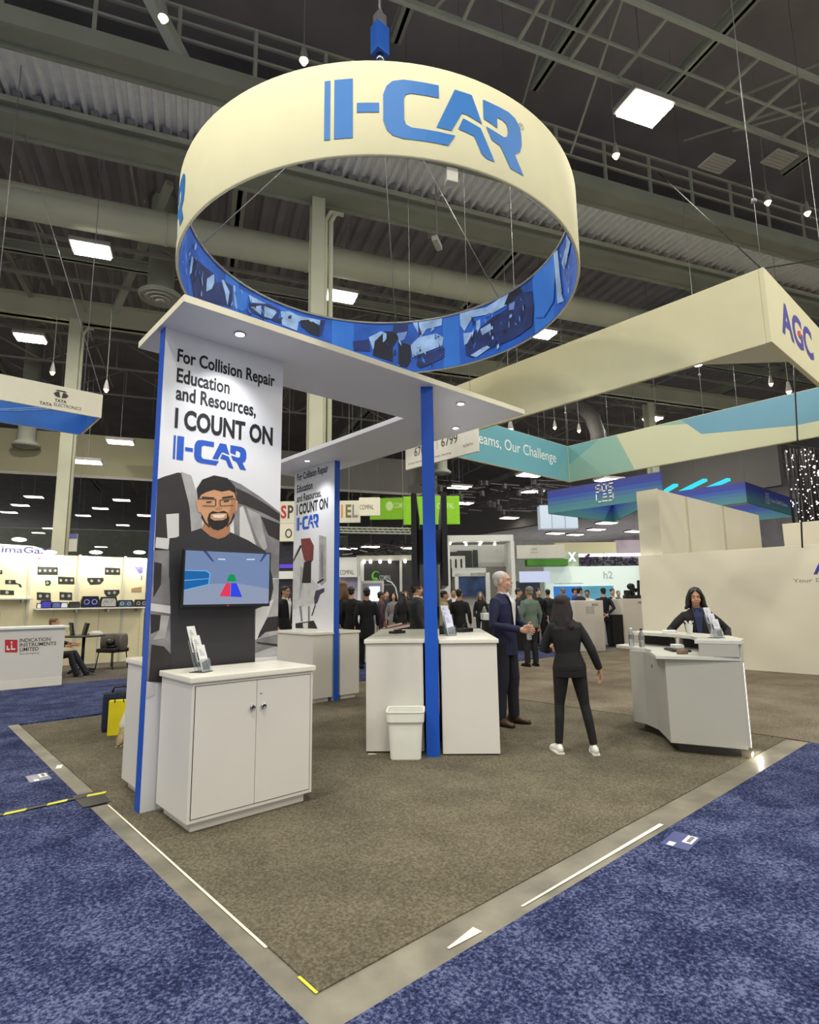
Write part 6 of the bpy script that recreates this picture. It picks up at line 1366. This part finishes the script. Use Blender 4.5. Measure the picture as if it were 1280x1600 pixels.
b = MB(); b.ell((0, 0, .09), (.11, .09, .10)); b.ell((.02, 0, .0), (.12, .1, .05)); o = b.build('handbag', black); o.location = (2.72, 13.45, .52); tag(o, 'black bag resting on the grey tub chair', 'bag')
# hanging banner at left with blue lining
t = thing('hanging_banner', 'white hanging banner with dark emblem and blue lining at left', 'hanging sign', (-1, 9.39, 5))
b = MB(); x0, x1, y0, y1, z0, z1 = -4.5, 1.235, 9.39, 10.89, 5.0, 5.45
b.box(x0, x1, y0, y0+.04, z0, z1); b.box(x1-.04, x1, y0+.04, y1, z0, z1); b.box(x0, x1-.04, y1-.04, y1, z0, z1)
b.build('fabric_walls', bw, t, True)
lb_ = M('banner_blue_lining', (48, 118, 214), .6, var=.28, scale=.9)
b = MB(); b.box(x0, x1-.045, y1-.05, y1-.04, z0, z1); b.box(x1-.05, x1-.04, y0+.04, y1-.05, z0, z1); b.build('lining', lb_, t, True)
b = MB()
for j in range(2): b.tube([(x0+2.6+i*.28, y1-.055, z0+.36-.20*math.sin(i*.38+j*.5)-j*.06) for i in range(11)], .012, 6)
b.build('wave_print', M('wave_pale', (130, 176, 236), .6, var=.05), t, True)
ft_ = frame((0, y0, 0), (1, 0, 0), Z)
def tpx(x, y): q = on_y(x*260/1280.0, 560+y*300/1477.0, y0); return (q.x, q.z)
b = MB()
for s_, p, q, bo in (('TATA', (420, 332), (512, 342), .03), ('TATA', (302, 352), (400, 362), .02), ('ELECTRONICS', (414, 364), (624, 400), .0)):
    P_, Q_ = tpx(*p), tpx(*q); text(b, s_, ft_, P_[0], P_[1], Q_[0]-P_[0], .058, bo, .004)
c_ = tpx(470, 280)
b.mi = 0
for sx in (-1, 1): b.poly(ft_, [(c_[0]+sx*.01, c_[1]-.06), (c_[0]+sx*.03, c_[1]+.05), (c_[0]+sx*.07, c_[1]+.045), (c_[0]+sx*.12, c_[1]-.0), (c_[0]+sx*.08, c_[1]-.05)] if sx > 0 else [(c_[0]+sx*.08, c_[1]-.05), (c_[0]+sx*.12, c_[1]), (c_[0]+sx*.07, c_[1]+.045), (c_[0]+sx*.03, c_[1]+.05), (c_[0]+sx*.01, c_[1]-.06)], .004)
b.poly(ft_, [(c_[0]-.10, c_[1]+.055), (c_[0]+.10, c_[1]+.055), (c_[0]+.06, c_[1]+.08), (c_[0]-.06, c_[1]+.08)], .004)
b.build('lettering', M('banner_ink', (60, 58, 54), .6, var=.05), t, True)
b = MB(); b.tube([(x1-.02, y0+.02, z1), (x1-2.4, y0+2.2, 14.58)], .008, 6); b.build('wire', wire, t, True)
b = MB(); b.tube([(x1-.02, y1, z1), (x1, y1, 14.58)], .008, 6); b.build('wire', wire, t, True)
b = MB(); b.tube([(-.5, y0+.02, z1), (-.5, y0, 14.58)], .008, 6); b.build('wire', wire, t, True)

# ------------------------------------------------------------------ people further off
AWAY, TOWARD, RIGHT, LEFT = 138, -42, 48, -132
def passer(label, x, ytop, d, face, **kw):
    H = at(x, ytop, d).z
    person(label, floor_at(x, d)+Z*.006, R(face), H=H, vox=kw.pop('vox', .020), **kw)
passer('bearded man in black suit and glasses between the two poster panels', 446, 916, 13.0, 20, top='black', shirt='white', hair='black', glasses=True, vox=.014)
passer('long-haired person in black beside the second blue edge', 535, 908, 14.5, 150, hair='light', style='long', female=True, hem=.75)
passer('person in black suit seen from behind, second from the second blue edge', 549, 917, 14.2, 138, shirt=None, hem=.76)
passer('person in a long black coat seen from behind, left of the glowing screen', 573, 919, 13.6, 150, hem=.62, stout=1.05)
passer('person in plum top before the glowing white screen', 596, 925, 17.0, 60, top='plum', skin='brown', trousers='char')
passer('person in dark grey partly hidden behind the plum top', 604, 923, 19.0, -20, top='char', skin='fair')
passer('woman in grey dress beside the thin arched tube', 615, 926, 18.0, -42, top='grey', trousers='grey', female=True, style='bob', skin='fair', hem=.55)
passer('person in black right of the woman in grey', 627, 925, 16.5, 170, top='black', style='long', female=True)
passer('person with light hair in the crowd left of the blue post', 634, 924, 20.0, -42, top='char', hair='light', skin='fair', style='bob', female=True)
passer('dark-haired man in dark suit close to the left side of the blue post', 652, 911, 11.5, 62, top='char', shirt='white', hem=.75, stout=1.1, vox=.016)
passer('person in tan jacket with tied black hair right of the blue post', 695, 923, 14.5, 48, top='tan', female=True, hem=.7, trousers='black')
passer('man facing the camera between the tan jacket and a black suit', 709, 920, 16.5, -42, top='char', shirt='white', skin='tan')
passer('person in black suit from behind at the white sample table', 718, 921, 14.6, 120, top='black', hem=.75)
passer('grey-haired person behind the white sample table', 751, 925, 20.0, -50, top='black', hair='grey', skin='fair', style='bob', female=True)
passer('man in dark jacket just right of the suited man shoulder', 811, 920, 19.0, 30, top='char')
passer('man in sage green shirt seen from behind with grey hair', 827, 917, 13.5, 160, top='sage', trousers='black', hair='grey', stout=1.12, vox=.016)
passer('dark-haired person in black right of the sage shirt', 842, 920, 19.2, -30, top='black', skin='fair')
passer('dark-haired person furthest right before the woman in black', 856, 921, 20.0, 150, top='char')
passer('grey-haired man in dark suit before the blue wall panel', 880, 919, 21.0, 150, top='black', hair='grey', skin='fair')
passer('person in blue shirt before the blue wall panel', 899, 919, 24.0, 20, top='blue')
passer('man in charcoal jacket leaning in at the first pedestal', 907, 918, 19.5, 70, top='char', shirt='white', skin='fair')
passer('person in white shirt facing the charcoal jacket', 918, 922, 20.5, -60, top='white', skin='tan')
passer('man in navy suit with hands behind his back between the pedestals', 943, 919, 18.6, 138, top='navy2', trousers='navy2', skin='fair', hem=.74, arms={'L': [(.27, .10, 1.14), (.06, .17, .98), (-.8, 0, -.4)], 'R': [(-.27, .10, 1.14), (-.05, .17, .96), (.8, 0, -.4)]}, vox=.014)
passer('man in black with white collar behind the second pedestal', 958, 920, 20.8, -42, top='black', shirt='white', skin='fair')
passer('person in the distance behind the black machine', 967, 923, 24.0, -42, top='grey', hair='grey', skin='fair')
# seated visitor behind the counter at left
person('seated person with brown hair behind the white counter at left', (1.42, 12.55, -.04), R(56), H=1.72, hair='light', style='short', top='black', trousers='navy2', shoes='black', hip=(0, .12, .50), chest=(0, .10, -.42), feet={'L': (.10, -.62), 'R': (-.12, -.50)}, knees={'L': (.13, -.32, .54), 'R': (-.14, -.34, .53)}, arms={'L': [(.24, .02, .78), (.16, -.24, .72), (0, -1, 0)], 'R': [(-.24, .02, .78), (-.16, -.24, .72), (0, -1, 0)]}, vox=.018)
st_ = thing('stool_chair', 'dark chair under the seated person behind the white counter', 'chair', (1.36, 12.58, .005), R(56))
b = MB(); b.box(-.22, .22, -.10, .30, .34, .40, .03); b.build('seat', black, st_)
for sx in (-1, 1):
    for yy in (-.06, .26): b = MB(); b.tube([(sx*.19, yy, .34), (sx*.21, yy, 0)], .014, 8); b.build('leg', black, st_)
